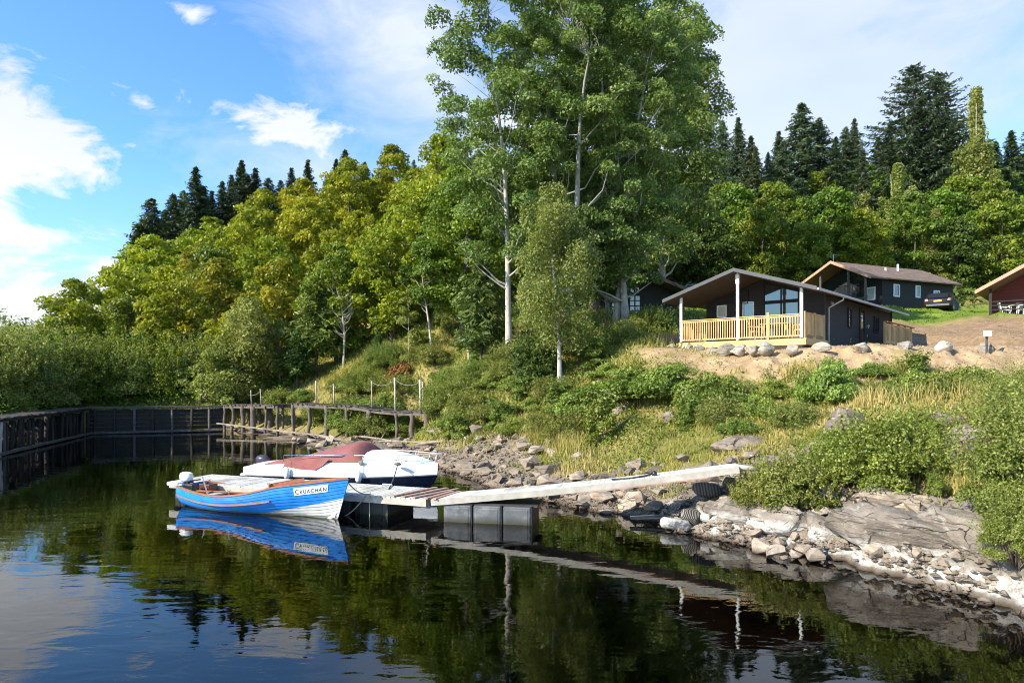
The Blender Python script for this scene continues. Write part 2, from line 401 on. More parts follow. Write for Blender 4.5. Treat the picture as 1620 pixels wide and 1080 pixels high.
lawnc = ramp(nt, n1, [(.3, (.10, .165, .015)), (.7, (.20, .27, .035))])
sxq = nt.nodes.new('ShaderNodeSeparateXYZ'); L(nt, pos, sxq.inputs[0])     # turned brown soil beside and behind the cabin, colour darkened to suggest shade
dug_shade = math_(nt, 'MULTIPLY', math_(nt, 'GREATER_THAN', math_(nt, 'ADD', sxq.outputs[1], math_(nt, 'MULTIPLY', n2, 3.0)), 32.5), .8)
sandc = mix_(nt, dug_shade, sandc, ramp(nt, n2, [(.3, (.16, .10, .055)), (.7, (.31, .21, .125))]))
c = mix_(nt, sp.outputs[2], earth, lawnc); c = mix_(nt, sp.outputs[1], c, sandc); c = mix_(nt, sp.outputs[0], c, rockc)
c = mix_(nt, at.outputs['Alpha'], c, (.45, .43, .40))
sxg = nt.nodes.new('ShaderNodeSeparateXYZ'); L(nt, pos, sxg.inputs[0])
zz = math_(nt, 'ADD', sxg.outputs[2], math_(nt, 'MULTIPLY', math_(nt, 'SUBTRACT', noise_(nt, pos, 1.4, 8, .75), .5), .30))
fl = math_(nt, 'MULTIPLY', ramp(nt, zz, [(.08, 0.0), (.13, .95), (.32, .9), (.42, 0.0)]), ramp(nt, noise_(nt, pos, 5, 8, .75), [(.36, .05), (.50, 1.0)]))
fl = math_(nt, 'MULTIPLY', fl, ramp(nt, math_(nt, 'MULTIPLY', sxg.outputs[0], .1), [(.36, 0.0), (.43, 1.0)]))
rx = ramp(nt, math_(nt, 'MULTIPLY', sxg.outputs[0], .1), [(.36, 0.0), (.43, 1.0)]); bed = ramp(nt, n2, [(.3, (.10, .085, .07)), (.7, (.30, .26, .21))])
c = mix_(nt, math_(nt, 'MULTIPLY', rx, sp.outputs[0]), c, bed)
c = mix_(nt, fl, c, (.50, .475, .43))
c = mix_(nt, ramp(nt, sxg.outputs[2], [(.0, 1.0), (.08, 0.0)]), c, (.07, .045, .025))
L(nt, c, b.inputs['Base Color'])
h = math_(nt, 'ADD', math_(nt, 'MULTIPLY', n3, .4), n2); L(nt, bump_(nt, h, .9, .12), b.inputs['Normal'])
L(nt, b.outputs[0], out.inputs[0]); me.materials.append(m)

# ================================================================== WATER
mb = MB(); mb.box((0, 230, -3.0), (900, 900, 6.0))
m, nt, out = newmat('loch_water')
pos = nt.nodes.new('ShaderNodeNewGeometry').outputs['Position']
mp = N(nt, 'ShaderNodeMapping'); mp.inputs['Scale'].default_value = (.75, 1.6, 1); mp.inputs['Rotation'].default_value = (0, 0, R_(8)); L(nt, pos, mp.inputs[0])
w1 = noise_(nt, mp.outputs[0], 1.3, 2, .45, .6); w2 = noise_(nt, mp.outputs[0], 5.5, 2, .5, .3); w3 = noise_(nt, mp.outputs[0], .22, 2, .5)
amp = ramp(nt, w3, [(.35, .35), (.65, 1.0)])
h = math_(nt, 'MULTIPLY', math_(nt, 'ADD', w1, math_(nt, 'MULTIPLY', w2, .14)), amp)
bp = bump_(nt, h, .17, .045)
gl = N(nt, 'ShaderNodeBsdfGlossy', Roughness=.015); gl.inputs[0].default_value = (1, 1, 1, 1)
tr = nt.nodes.new('ShaderNodeBsdfTransparent'); tr.inputs[0].default_value = (.86, .80, .68, 1)
fr = N(nt, 'ShaderNodeFresnel', IOR=1.46); L(nt, bp, fr.inputs['Normal']); L(nt, bp, gl.inputs['Normal'])
mx = nt.nodes.new('ShaderNodeMixShader'); L(nt, fr.outputs[0], mx.inputs[0]); L(nt, tr.outputs[0], mx.inputs[1]); L(nt, gl.outputs[0], mx.inputs[2])
L(nt, mx.outputs[0], out.inputs['Surface'])
va = N(nt, 'ShaderNodeVolumeAbsorption', Density=1.5); va.inputs[0].default_value = (.42, .22, .06, 1)
L(nt, va.outputs[0], out.inputs['Volume'])
water = mb.build('water', m); water['kind'] = 'structure'

# ================================================================== SKY, SUN, CAMERA
SUNL = Vector((.80, .46, -.60)).normalized()      # direction the light travels
el = math.asin(-SUNL.z); rot = math.atan2(-SUNL.x, -SUNL.y)
sun = bpy.data.lights.new('sun', 'SUN'); sun.energy = 5.0; sun.angle = R_(.5); sun.color = (1, .925, .79)
so = link(bpy.data.objects.new('sun', sun)); so.rotation_euler = SUNL.to_track_quat('-Z', 'Y').to_euler(); so.location = (-60, -40, 60)
W = bpy.data.worlds.new('World'); S.world = W; W.use_nodes = True; nt = W.node_tree; nt.nodes.clear()
wo = nt.nodes.new('ShaderNodeOutputWorld'); bg = N(nt, 'ShaderNodeBackground', Strength=.14); L(nt, bg.outputs[0], wo.inputs[0])
sky = nt.nodes.new('ShaderNodeTexSky'); sky.sky_type = 'NISHITA'; sky.sun_disc = False; sky.sun_elevation = el; sky.sun_rotation = rot
sky.air_density = 1.0; sky.dust_density = .3; sky.ozone_density = 2.2
g = nt.nodes.new('ShaderNodeTexCoord').outputs['Generated']
sx = nt.nodes.new('ShaderNodeSeparateXYZ'); L(nt, g, sx.inputs[0])
az = math_(nt, 'ARCTAN2', sx.outputs[0], sx.outputs[1]); elv = math_(nt, 'ARCSINE', sx.outputs[2])
cb = nt.nodes.new('ShaderNodeCombineXYZ'); L(nt, az, cb.inputs[0]); L(nt, math_(nt, 'MULTIPLY', elv, 2.0), cb.inputs[1])
ns = noise_(nt, cb.outputs[0], 6.5, 12, .62, .45); ns2 = noise_(nt, cb.outputs[0], 2.0, 4, .5, .2)
nz = math_(nt, 'SUBTRACT', ns, .5)
def blob(px, py, rx, ry, w, tilt=0.0):
    a0 = math.atan((px - CX) / F); e0 = math.atan((HY - py) / F * math.cos(a0))
    dx = math_(nt, 'MULTIPLY_ADD', az, F / rx, -a0 * F / rx)
    de = math_(nt, 'SUBTRACT', elv, e0)
    if tilt: de = math_(nt, 'SUBTRACT', de, math_(nt, 'MULTIPLY', math_(nt, 'SUBTRACT', az, a0), tilt))
    dy = math_(nt, 'MULTIPLY', de, F / ry)
    r2 = math_(nt, 'ADD', math_(nt, 'MULTIPLY', dx, dx), math_(nt, 'MULTIPLY', dy, dy))
    r = math_(nt, 'SUBTRACT', 1.0, math_(nt, 'SQRT', r2), clamp=False)
    return math_(nt, 'MULTIPLY', math_(nt, 'MAXIMUM', r, -1.0), w)
def cloud(blobs, k, lo, hi, top):
    r = None
    for bl in blobs:
        v = blob(*bl); r = v if r is None else math_(nt, 'MAXIMUM', r, v)
    v = math_(nt, 'ADD', r, math_(nt, 'MULTIPLY', nz, k))
    return math_(nt, 'MULTIPLY', ramp(nt, v, [(lo, 0.0), (hi, 1.0)]), top)
puff = cloud([(15, 235, 155, 112, 1, .1), (60, 485, 190, 75, 1.0), (170, 425, 110, 36, .8), (455, 198, 150, 40, .75, -.03), (20, 365, 180, 20, .5), (228, 163, 22, 12, .5), (300, 22, 30, 12, .35)], 3.6, .12, .50, 1.0)
veil = cloud([(640, 60, 250, 230, .9, -.35), (1230, 130, 560, 330, 1.3), (820, 190, 330, 170, .9), (490, 265, 260, 90, .5), (1640, 90, 280, 90, .8), (100, 440, 260, 80, .45)], 1.5, -.02, .9, .80)
back = math_(nt, 'MULTIPLY', ramp(nt, ns, [(.48, 0.0), (.66, .9)]), math_(nt, 'LESS_THAN', sx.outputs[1], 0.0))
cl = math_(nt, 'MAXIMUM', math_(nt, 'MAXIMUM', puff, veil), back)
shade = ramp(nt, ns2, [(.3, (3.2, 3.5, 3.95)), (.7, (4.4, 4.5, 4.65))])
hz = math_(nt, 'MULTIPLY', ramp(nt, elv, [(0.0, .35), (.3, 0.0)]), 1.0)
skc = mix_(nt, hz, mix_(nt, 1.0, sky.outputs[0], (.66, .99, 1.26), 'MULTIPLY'), (2.6, 3.7, 4.9))
L(nt, mix_(nt, cl, skc, shade), bg.inputs['Color'])
cam = bpy.data.cameras.new('camera'); co_ = link(bpy.data.objects.new('camera', cam)); S.camera = co_
co_.location = (0, 0, EYE); co_.rotation_euler = (R_(90), 0, 0); cam.lens = 24.0; cam.sensor_width = 36.0
cam.shift_y = (HY - 540) / 1620.0; cam.clip_end = 2000; cam.clip_start = .1
S.view_settings.view_transform = 'Standard'; S.view_settings.look = 'None'; S.view_settings.gamma = 1.0; S.view_settings.exposure = 0.86
S.cycles.max_bounces = 8; S.cycles.transparent_max_bounces = 12; S.cycles.diffuse_bounces = 3; S.cycles.glossy_bounces = 3
S.cycles.use_denoising = True; S.cycles.filter_width = 1.0
# ================================================================== PLANTS
RNG = np.random.default_rng(7)
def unit(v): return v / (np.linalg.norm(v, axis=1, keepdims=True) + 1e-9)
def leaf_verts(c, nrm, size, asp=.55, along=None, rng=RNG):
    """rhombus leaves: centres, normals, sizes -> (n*4,3)"""
    n = len(c)
    t = along if along is not None else rng.normal(size=(n, 3))
    u = unit(t - (t * nrm).sum(1, keepdims=True) * nrm); v = np.cross(nrm, u)
    s = size[:, None]
    V = np.stack([c - u * s, c + v * s * asp, c + u * s, c - v * s * asp], 1)
    return V.reshape(-1, 3)
def crown_leaves(clumps, nleaf, size, flat=.8, droop=0.0, rng=RNG, asp=.55, inner=.25, vertical=0.0):
    cl = np.asarray(clumps, float); w = cl[:, 3] ** 2; w /= w.sum()
    idx = rng.choice(len(cl), nleaf, p=w); d = unit(rng.normal(size=(nleaf, 3))); d[:, 2] = np.where(d[:, 2] < -.3, -d[:, 2] * .7, d[:, 2]); d = unit(d)
    rr = cl[idx, 3] * np.where(rng.random(nleaf) < inner, rng.random(nleaf) ** .5, rng.uniform(.75, 1.08, nleaf))
    # knobbly clump surface
    rr = rr * (.8 + .4 * vn(d[:, 0] * 2.5 + idx * 7.1, d[:, 1] * 2.5, d[:, 2] * 2.5, 3))
    c = cl[idx, :3] + d * rr[:, None] * np.array([1, 1, flat])
    if droop: c[:, 2] -= rng.random(nleaf) ** 1.5 * droop
    nr = unit(d * .75 + rng.normal(size=(nleaf, 3)) * .62 + np.array([0, 0, .2]))
    along = None
    if vertical: along = rng.normal(size=(nleaf, 3)) * (1 - vertical) + np.array([0, 0, -1.0]) * vertical
    ct = rng.random(len(cl))
    tint = np.clip(ct[idx] * .55 + rng.random(nleaf) * .55 - .05, 0, 1)
    return leaf_verts(c, nr, size * rng.uniform(.6, 1.25, nleaf), asp, along, rng), tint
def limb(mb, a, b, r0, r1, rng, n=6, sag=.12, seg=4):
    a = Vector(a); b = Vector(b); pts = []; L_ = (b - a).length
    for i in range(seg + 1):
        t = i / seg; p = a.lerp(b, t); p.z += math.sin(t * math.pi) * -sag * L_ * .5
        if 0 < i < seg: p += Vector(rng.normal(size=3) * L_ * .03)
        pts.append(p)
    mb.tube(pts, [r0 + (r1 - r0) * i / seg for i in range(seg + 1)], n, cap=False)
def broadleaf(label, cat, leafm, barkm, h, cb, R, ncl, clr, nleaf, size, seed, name='broadleaf_tree', tr=.18, lean=(0, 0), prof=None, flat=.95, droop=0.0, stems=1, group=None, nl=12, asp=.55, inner=.25, vertical=0.0, zdown=0.0):
    """tree built at the origin: empty > trunk, crown"""
    rng = np.random.default_rng(seed)
    root = thing(name, (0, 0, 0), label, cat, group)
    prof = prof or (lambda t: math.sin(math.pi * min(1, .12 + t * .86)) ** .7)
    cl = []
    for i in range(ncl):
        t = rng.random(); z = cb + (h - cb) * t; rad = R * prof(t) * (rng.random() ** .35) * rng.uniform(.78, 1.08)
        a = rng.random() * 6.283 ; k = clr * rng.uniform(.6, 1.2) * (.55 + .45 * prof(t))
        rad = max(0, rad - k * .55)
        cl.append((math.cos(a) * rad + lean[0] * z / h, math.sin(a) * rad + lean[1] * z / h, min(z, h - k * flat * .8), k))
    mb = MB()
    for s_ in range(stems):
        off = rng.normal(size=2) * (.0 if stems == 1 else R * .09); top = rng.normal(size=2) * (R * .06 if stems == 1 else R * .35)
        pts = []; seg = 8; hh = h * (.9 if s_ == 0 else rng.uniform(.65, .88))
        for i in range(seg + 1):
            t = i / seg
            pts.append(Vector((off[0] + top[0] * t + lean[0] * t + math.sin(t * 5 + seed) * .02 * h * t, off[1] + top[1] * t + lean[1] * t, hh * t - .35 * (i == 0))))
        mb.tube(pts, [tr * (1.35 if i == 0 else (1 - .93 * (i / seg)) + .02) for i in range(seg + 1)], 9, cap=False)
        sel = rng.choice(len(cl), min(nl, len(cl)), replace=False)
        for j in sel:
            c = cl[j]; zt = max(cb * .7, min(hh * .95, c[2] - math.hypot(c[0], c[1]) * .75)); t = max(.05, zt / hh)
            k = min(seg - 1, int(t * seg)); a = pts[k].lerp(pts[k + 1], t * seg - k)
            r0 = max(.012, tr * (1 - t) * .45); limb(mb, a, c[:3], r0, r0 * .25, rng)
    mb.build('trunk', barkm, root, smooth=True, fix=False)
    V, T = crown_leaves(cl, nleaf, size, flat, droop, rng, asp, inner, vertical)
    np_mesh('crown', V, 4, leafm, root, T)
    return root
def conifer(label, h, R, nlev, seed, leafm=None, name='spruce_tree', cat='conifer', group=None, droop=.35, open_=0.0, cb=.06, size=.5, dens=1.0, tr=.22, twigs=9, pw=.82):
    rng = np.random.default_rng(seed); root = thing(name, (0, 0, 0), label, cat, group)
    mb = MB(); mb.tube([(0, 0, -.4), (0, 0, h * .5), (0, 0, h * .99)], [tr, tr * .55, .015], 8, cap=False)
    C = []; Nn = []; Al = []; Sz = []; Tn = []
    nbt = int(nlev * 9 * dens)
    for i in range(nbt):
        t = (i + rng.random()) / nbt; z = h * (cb + (1 - cb) * t * .985)
        if rng.random() < open_: continue
        a = i * 2.4 + rng.normal() * .5; lump = .78 + .44 * vn(np.array([math.cos(a) * 1.2 + 5]), np.array([math.sin(a) * 1.2 + 5]), np.array([z / h * 7]), seed)[0]
        r = R * ((1 - t) ** pw + .025) * rng.uniform(.55, 1.12) * lump; ct = rng.random(); dx, dy = math.cos(a), math.sin(a); dr = droop * rng.uniform(.5, 1.4)
        if r > .8 and rng.random() < .35: mb.tube([(0, 0, z), (dx * r * .9, dy * r * .9, z - r * dr * .6)], [.035, .008], 4, cap=False)
        m_ = max(3, int(twigs * (.4 + r / R * 1.0)))
        s = .1 + .92 * (np.arange(m_) + rng.random(m_)) / m_
        px = dx * r * s; py = dy * r * s; pz = z + .15 * t * r * s - dr * r * s ** 1.5 + .16 * r * np.maximum(0, s - .7)
        for side in (-1, 0, 1):
            w = (1.15 - s) * r * .30 * side
            cx = px - dy * w + rng.normal(size=m_) * .08; cy = py + dx * w + rng.normal(size=m_) * .08; cz = pz - abs(side) * .10 * r * (1.1 - s) + rng.normal(size=m_) * .08
            C.append(np.c_[cx, cy, cz])
            al = np.array([dx - dy * side * .9, dy + dx * side * .9, -.45]); Al.append(np.tile(al, (m_, 1)) + rng.normal(size=(m_, 3)) * .45)
            Nn.append(unit(rng.normal(size=(m_, 3)) * .7 + np.array([dx * .45, dy * .45, .7]))); Sz.append(np.full(m_, size) * rng.uniform(.5, 1.2, m_) * (.45 + .5 * r / R + .1))
            Tn.append(np.clip(ct * .45 + rng.random(m_) * .4 + .25 * s - .1, 0, 1))
    mb.build('trunk', M['bark'], root, smooth=True, fix=False)
    V = leaf_verts(np.concatenate(C), np.concatenate(Nn), np.concatenate(Sz), .24, np.concatenate(Al), rng)
    np_mesh('crown', V, 4, leafm or M['needle'], root, np.concatenate(Tn)); return root
def put(src, x, y, sc=1.0, rz=None, label=None, group=None, first=False, dz=0.0, z=None, sxy=1.0):
    o = src if first else copy_tree(src)
    o.location = (x, y, (G(x, y) if z is None else z) + dz); o.scale = (sc * sxy, sc * sxy, sc)
    o.rotation_euler = (0, 0, random.random() * 6.283 if rz is None else rz)
    if label: o['label'] = label
    if group: o['group'] = group
    return o
class Stock:
    """variants of one kind; the first use of each moves the original"""
    def __init__(s, makers): s.mk = makers; s.src = [None] * len(makers)
    def put(s, i, *a, **k):
        i %= len(s.mk)
        if s.src[i] is None: s.src[i] = s.mk[i](); return put(s.src[i], *a, first=True, **k)
        return put(s.src[i], *a, **k)
random.seed(11)
ORD = ['first', 'second', 'third', 'fourth', 'fifth', 'sixth', 'seventh', 'eighth', 'ninth', 'tenth', 'eleventh', 'twelfth', 'thirteenth', 'fourteenth', 'fifteenth', 'sixteenth', 'seventeenth', 'eighteenth', 'nineteenth', 'twentieth',
       'twenty-first', 'twenty-second', 'twenty-third', 'twenty-fourth', 'twenty-fifth', 'twenty-sixth', 'twenty-seventh', 'twenty-eighth', 'twenty-ninth', 'thirtieth', 'thirty-first', 'thirty-second', 'thirty-third', 'thirty-fourth', 'thirty-fifth', 'thirty-sixth', 'thirty-seventh', 'thirty-eighth', 'thirty-ninth', 'fortieth']
def mk_oak(seed, lm, h=10.5, R=4.3): return lambda: broadleaf('', 'tree', M[lm], M['bark'], h, h * .08, R, 96, .98, 11500, .185, seed, nl=12, inner=.2)
OAK = Stock([mk_oak(101, 'leaf_oak'), mk_oak(102, 'leaf_oak', 11.5, 4.0), mk_oak(103, 'leaf_oak', 9.5, 4.6)])
GRN = Stock([mk_oak(111, 'leaf_green'), mk_oak(112, 'leaf_green', 12, 4.0), mk_oak(113, 'leaf_dark', 10, 4.4)])
WIL = Stock([lambda: broadleaf('', 'tree', M['leaf_willow'], M['bark_grey'], 8, .4, 2.7, 40, .95, 8200, .15, 121, droop=.6, nl=9, name='willow_tree'),
             lambda: broadleaf('', 'tree', M['leaf_birch'], M['bark_pale'], 9, 1.2, 2.3, 40, .8, 8200, .14, 122, droop=.8, nl=9, name='birch_tree', asp=.6)])
def mk_con(seed, h, R, lm='needle', **k): return lambda: conifer('', h, R, 26, seed, M[lm], **k)
CON = Stock([mk_con(131, 18, 4.4, dens=1.3, pw=.9, size=.40, twigs=17), mk_con(132, 20, 4.2, dens=1.3, pw=.85, size=.40, twigs=17), mk_con(133, 16, 4.6, 'needle_blue', open_=.1, dens=1.1, pw=.75, size=.40, droop=.15, twigs=17), mk_con(134, 18, 4.8, dens=1.2, pw=.8, size=.40, droop=.45, twigs=17), mk_con(135, 17, 3.8, 'needle', dens=1.1, open_=.1, pw=1.0, size=.40, twigs=17)])

# ---- hill woods: ranks up the slope
def rank(word, D, px0, px1, step, pick, jit=1.6, sc=(.85, 1.15)):
    cnt = {'left': 0, 'right': 0}
    px = px0; n = 0
    while px < px1:
        d = D + random.uniform(-jit, jit) * D / 60; x = (px - CX) * d / F
        side = 'left' if px < 1000 else 'right'
        st, v, kind = pick(px); s = random.uniform(*sc)
        k = cnt[side]; cnt[side] += 1
        where = 'left hill' if side == 'left' else 'hill behind the cabins'
        lab = f"{kind}, {ORD[min(k, 39)]} from left, {word} rank up the {where}"
        st.put(v, x, d, s, label=lab, group=f'woodland trees on the {where}')
        px += step * F / d * random.uniform(.85, 1.15); n += 1
def pk_low(px):
    r = random.random()
    if px < 620:
        if r < .3: return WIL, 0, 'grey-green willow'
        if r < .55: return GRN, random.randrange(2), 'green leafy tree'
        return OAK, random.randrange(3), 'olive leafy tree'
    return GRN, random.randrange(3), 'green leafy tree'
def pk_mid(px):
    r = random.random()
    if px < 760:
        if r < .90: return OAK, random.randrange(3), 'yellow-green oak'
        return GRN, random.randrange(2), 'green oak'
    if px < 1180: return GRN, random.randrange(3), 'deep green tree'
    if r < .72: return GRN, random.randrange(3), 'bushy green tree'
    if r < .77: return OAK, 0, 'olive green tree'
    return WIL, 1, 'pale weeping birch'
rank('lowest', 50.5, 118, 640, 4.2, pk_low, .8, (.62, .85))
rank('second', 57, 178, 700, 4.8, pk_mid, 1.2, (.8, 1.0))
rank('third', 65, 222, 1000, 5.6, pk_mid, 1.6, (.85, 1.05))
rank('third', 71, 1040, 1680, 5.4, pk_mid, 1.6, (.75, .95))
rank('fourth', 75, 240, 1660, 5.8, pk_mid, 1.6, (.85, 1.1))
rank('fifth', 86, 258, 1680, 6.0, pk_mid, 2.0, (.9, 1.15))
rank('sixth', 97, 305, 1690, 6.6, pk_mid, 2.0, (.85, 1.1))
# ---- conifers along the ridge, placed by their tips in the photo
def tipcon(v, px, tip, D, lab, st=None, sxy=1.0, grp='dark conifers on the ridge above the left wood'):
    st = st or CON; v = (v + {0: 0, 1: 0, 2: 0}.get(v, 0) + (3 if int(px) % 3 == 0 and v == 0 else 0) + (3 if int(px) % 2 and v == 1 else 0)) % 5; h0 = [18, 20, 16, 18, 17][v]
    x = (px - CX) * D / F; zt = EYE + (HY - tip) * D / F; g_ = G(x, D)
    s = max(.35, (zt - g_) / h0); return st.put(v, x, D, s, label=lab, group=grp, sxy=(sxy * min(1.3, 1 / s) if s > 1.05 else sxy) * (1.35 if 'left ridge' in lab else 1.15))
for i, (v, px, tip, D, w) in enumerate([(2, 240, 312, 98, 1.25), (0, 222, 352, 96, 1.0), (1, 262, 330, 101, 1), (0, 310, 262, 104, 1.15), (2, 290, 300, 108, 1), (1, 335, 300, 110, 1), (0, 352, 285, 108, .9), (1, 382, 252, 108, 1), (0, 404, 264, 110, .9), (2, 425, 280, 112, .9), (1, 366, 275, 112, .9),
                                   (2, 444, 284, 112, .8), (0, 461, 264, 110, .85), (1, 487, 251, 110, .95), (0, 518, 275, 110, .85), (1, 532, 250, 112, .9), (0, 546, 236, 112, 1.0), (2, 577, 255, 116, .8), (0, 610, 262, 118, .6), (1, 684, 238, 118, .7), (2, 655, 252, 120, .6), (0, 212, 372, 94, 1.0), (3, 228, 345, 99, 1.1), (0, 250, 345, 103, 1.2), (3, 274, 305, 106, 1.2), (0, 322, 292, 107, 1.2), (3, 392, 275, 112, 1.1), (0, 475, 280, 112, 1.1)]):
    tipcon(v, px, tip, D, f'dark conifer on the left ridge, {ORD[i]} of its line from the downhill end', sxy=w)
for i, (v, px, tip, D, w, lab) in enumerate([
    (0, 1168, 184, 106, .95, 'narrow dark spruce above the roof of the verandah cabin'),
    (2, 1143, 190, 110, .9, 'thin dark spruce showing just right of the tall poplar crown'),
    (2, 1120, 215, 112, .9, 'ragged spruce half hidden behind the tall poplar crown'),
    (2, 1268, 162, 104, 1.45, 'open branched fir standing alone above the brown-roofed cabin'),
    (2, 1296, 185, 106, 1.2, 'short fir tucked against the open branched fir'),
    (0, 1352, 186, 108, .9, 'small fir between the open fir and the broad cedar'),
    (0, 1215, 240, 110, .9, 'low spruce in the dip between narrow spruce and open fir'),
    (1, 1600, 205, 100, 1.3, 'dark conifer at the right end of the upper wood'),
    (2, 1635, 190, 104, 1.3, 'dark conifer beyond the right end of the upper wood'),
    (0, 1390, 215, 110, 1.1, 'dark fir on the left flank of the broad cedar'),
    (1, 1505, 200, 108, 1.2, 'dark fir on the right flank of the broad cedar')]):
    tipcon(v, px, tip, D, lab, sxy=w, grp='conifers above the cabins')
ced = conifer('huge broad cedar towering above the wood behind the parked car', 34, 13, 26, 141, M['needle'], name='cedar_tree', open_=.1, size=.62, droop=-.02, twigs=32, tr=.6, cb=.1, dens=1.2, pw=.55)
x, y = (1445 - CX) * 98 / F, 98; put(ced, x, y, (EYE + 500 * 98 / F - G(x, y)) / 34, .3, first=True)
ced2 = copy_tree(ced); x = (1482 - CX) * 100 / F; put(ced2, x, 100, (EYE + 488 * 100 / F - G(x, 100)) / 34, 2.2, first=True, label='second leader of cedar, leaning right beside the huge broad cedar')
# far treeline
for i in range(14):
    D = 250; px = 62 + i * 5.5 + random.uniform(-2, 2); x = (px - CX) * D / F
    tipcon(i, px, 520 - random.random() * 6, D, 'tiny distant conifer on the skyline beyond the left wood', grp='distant conifers on the skyline')

# ---- single trees by name
def at(px, D): return (px - CX) * D / F
wb = broadleaf('weeping pale green birch rising above the wood beside the huge cedar', 'birch', M['leaf_birch'], M['bark_pale'], 17, 1.5, 3.6, 130, .72, 34000, .13, 151, droop=2.2, name='birch_tree', vertical=.6, prof=lambda t: (1 - t) ** .9 * (.8 + .35 * math.sin(t * 22)) + .03, tr=.2)
x = at(1545, 84); put(wb, x, 84, (EYE + 462 * 84 / F - G(x, 84)) / 17, .4, first=True)
for px, D, tip, lab in ((1420, 80, 258, 'weeping birch with hanging sprays below the huge cedar'), (1575, 74, 268, 'pale green birch over the red verandah cabin'), (1480, 72, 330, 'light green birch right of the brown-roofed cabin')):
    x = at(px, D); put(wb, x, D, (EYE + (HY - tip) * D / F - G(x, D)) / 17, random.random() * 6, label=lab, sxy=1.45)
# tall broadleaved group in the middle
def tall(label, px, D, tip, R, seed, lm, bark, cbase, n, clr, stems=1, lean=(0, 0), size=.088, ncl=150, tr=.3, prof=None, nl=34, py=None, name='poplar_tree', **k):
    x = at(px, D); g_ = G(x, D) if py is None else EYE + (HY - py) * D / F; h = EYE + (HY - tip) * D / F - g_
    o = broadleaf(label, 'tree', M[lm], M[bark], h, h * cbase, R, ncl, clr, n, size, seed, name=name, stems=stems, lean=lean, tr=tr, nl=nl, prof=prof, **k)
    o.location = (x, D, g_); return o
pp = lambda t: (.70 + .30 * math.sin(math.pi * t * .95)) * (1 if t < .85 else 1 - (t - .85) * 2.6)
tall('tall white-trunked birch at the left of the towering group above the slope', 806, 36, -75, 3.7, 201, 'leaf_poplar', 'bark_pale', .24, 52000, .66, 1, (-.9, 0), ncl=210, prof=pp, name='birch_tree', tr=.18)
tall('towering leafy poplar at the centre of the tall group', 895, 37, -110, 4.1, 202, 'leaf_poplar', 'bark_grey', .10, 86000, .74, 2, (.2, 0), prof=pp, ncl=235, tr=.25)
tall('tall poplar with pale forked trunk at the right of the tall group', 972, 38.5, -20, 4.3, 203, 'leaf_poplar', 'bark_pale', .10, 84000, .76, 2, (1.1, 0), prof=pp, ncl=225, tr=.19)
tall('tall poplar with open airy crown leaning right behind the black cabin', 1045, 58, 14, 5.2, 204, 'leaf_poplar', 'bark_grey', .13, 60000, 1.2, 1, (1.3, 0), prof=pp, ncl=240, tr=.35, size=.14)
tall('dark leafy poplar standing behind the centre of the tall group', 940, 43, -40, 4.4, 205, 'leaf_green', 'bark', .1, 42000, 1.3, 1, (0, 0), prof=pp, ncl=130, size=.13)
tall('green alder filling the gap below the white-trunked birch crown', 735, 45, 255, 3.6, 206, 'leaf_green', 'bark', .1, 26000, 1.0, 1, (0, 0), ncl=90, size=.12, name='alder_tree')
tall('yellowish oak high on the slope left of the tall group', 700, 54, 215, 4.6, 207, 'leaf_oak', 'bark', .1, 26000, 1.2, 1, (0, 0), ncl=90, size=.14, name='oak_tree')
tall('slender grey-green birch with pale stem in front of the tall group', 886, 31, 290, 2.2, 208, 'leaf_birch', 'bark_pale', .20, 30000, .55, 1, (-.35, 0), size=.065, ncl=95, tr=.11, py=602, droop=.9, vertical=.5, name='birch_tree', nl=24)
tall('young birch sapling with straight pale stem above the timber jetty', 683, 44, 375, 1.9, 209, 'leaf_green', 'bark_pale', .42, 9000, .55, 1, (-.5, 0), size=.09, ncl=40, tr=.09, py=555, name='birch_tree')
tall('thin leaning sapling between the sapling birch and the young pine', 742, 39, 440, 1.0, 210, 'leaf_poplar', 'bark_pale', .45, 2600, .4, 1, (-.4, 0), size=.08, ncl=18, tr=.05, py=562, name='birch_tree', nl=8)
tall('small leaning sapling above the orange bracken', 648, 44, 470, 1.1, 211, 'leaf_willow', 'bark_pale', .35, 3000, .4, 1, (-.2, 0), size=.08, ncl=20, tr=.05, name='birch_tree', nl=8)
tall('low leafy maple under the poplars beside the black cabin', 962, 40, 395, 2.2, 212, 'leaf_poplar', 'bark_grey', .3, 12000, .8, 1, (0, 0), size=.1, ncl=50, tr=.14, name='maple_tree')
tall('bushy willow in front of the wood above the left end of the timber jetty', 390, 49, 468, 2.6, 213, 'leaf_willow', 'bark_grey', .03, 20000, .85, 1, (0, 0), size=.10, ncl=70, name='willow_tree', tr=.12, droop=.5)
tall('rounded green willow over the junction of basin wall and jetty', 350, 47.5, 540, 2.0, 214, 'leaf_willow', 'bark_grey', .03, 12000, .8, 1, (0, 0), size=.09, ncl=45, name='willow_tree', tr=.1)
pine = conifer('young bushy pine on the slope left of the white-trunked birch', 6.6, 1.75, 22, 161, M['needle_young'], name='pine_tree', size=.26, droop=-.25, twigs=9, tr=.1, cb=.22)
put(pine, at(762, 37), 37, (EYE + (HY - 392) * 37 / F - G(at(762, 37), 37)) / 6.6, .5, first=True)
for px, D, tip, w, lab in ((500, 50, 436, 1.25, 'bushy green spruce at the foot of the wood above the jetty'), (470, 49, 520, 1.3, 'small young spruce at the left foot of the bushy green spruce'), (545, 52, 500, 1.2, 'short young spruce right of the bushy green spruce'), (520, 54, 455, 1.1, 'blue-tipped young pine behind the bushy green spruce'), (598, 49, 520, 1.2, 'round young pine above the middle of the jetty')):
    x = at(px, D); put(pine, x, D, (EYE + (HY - tip) * D / F - G(x, D)) / 6.6, random.random() * 6, label=lab, sxy=w)
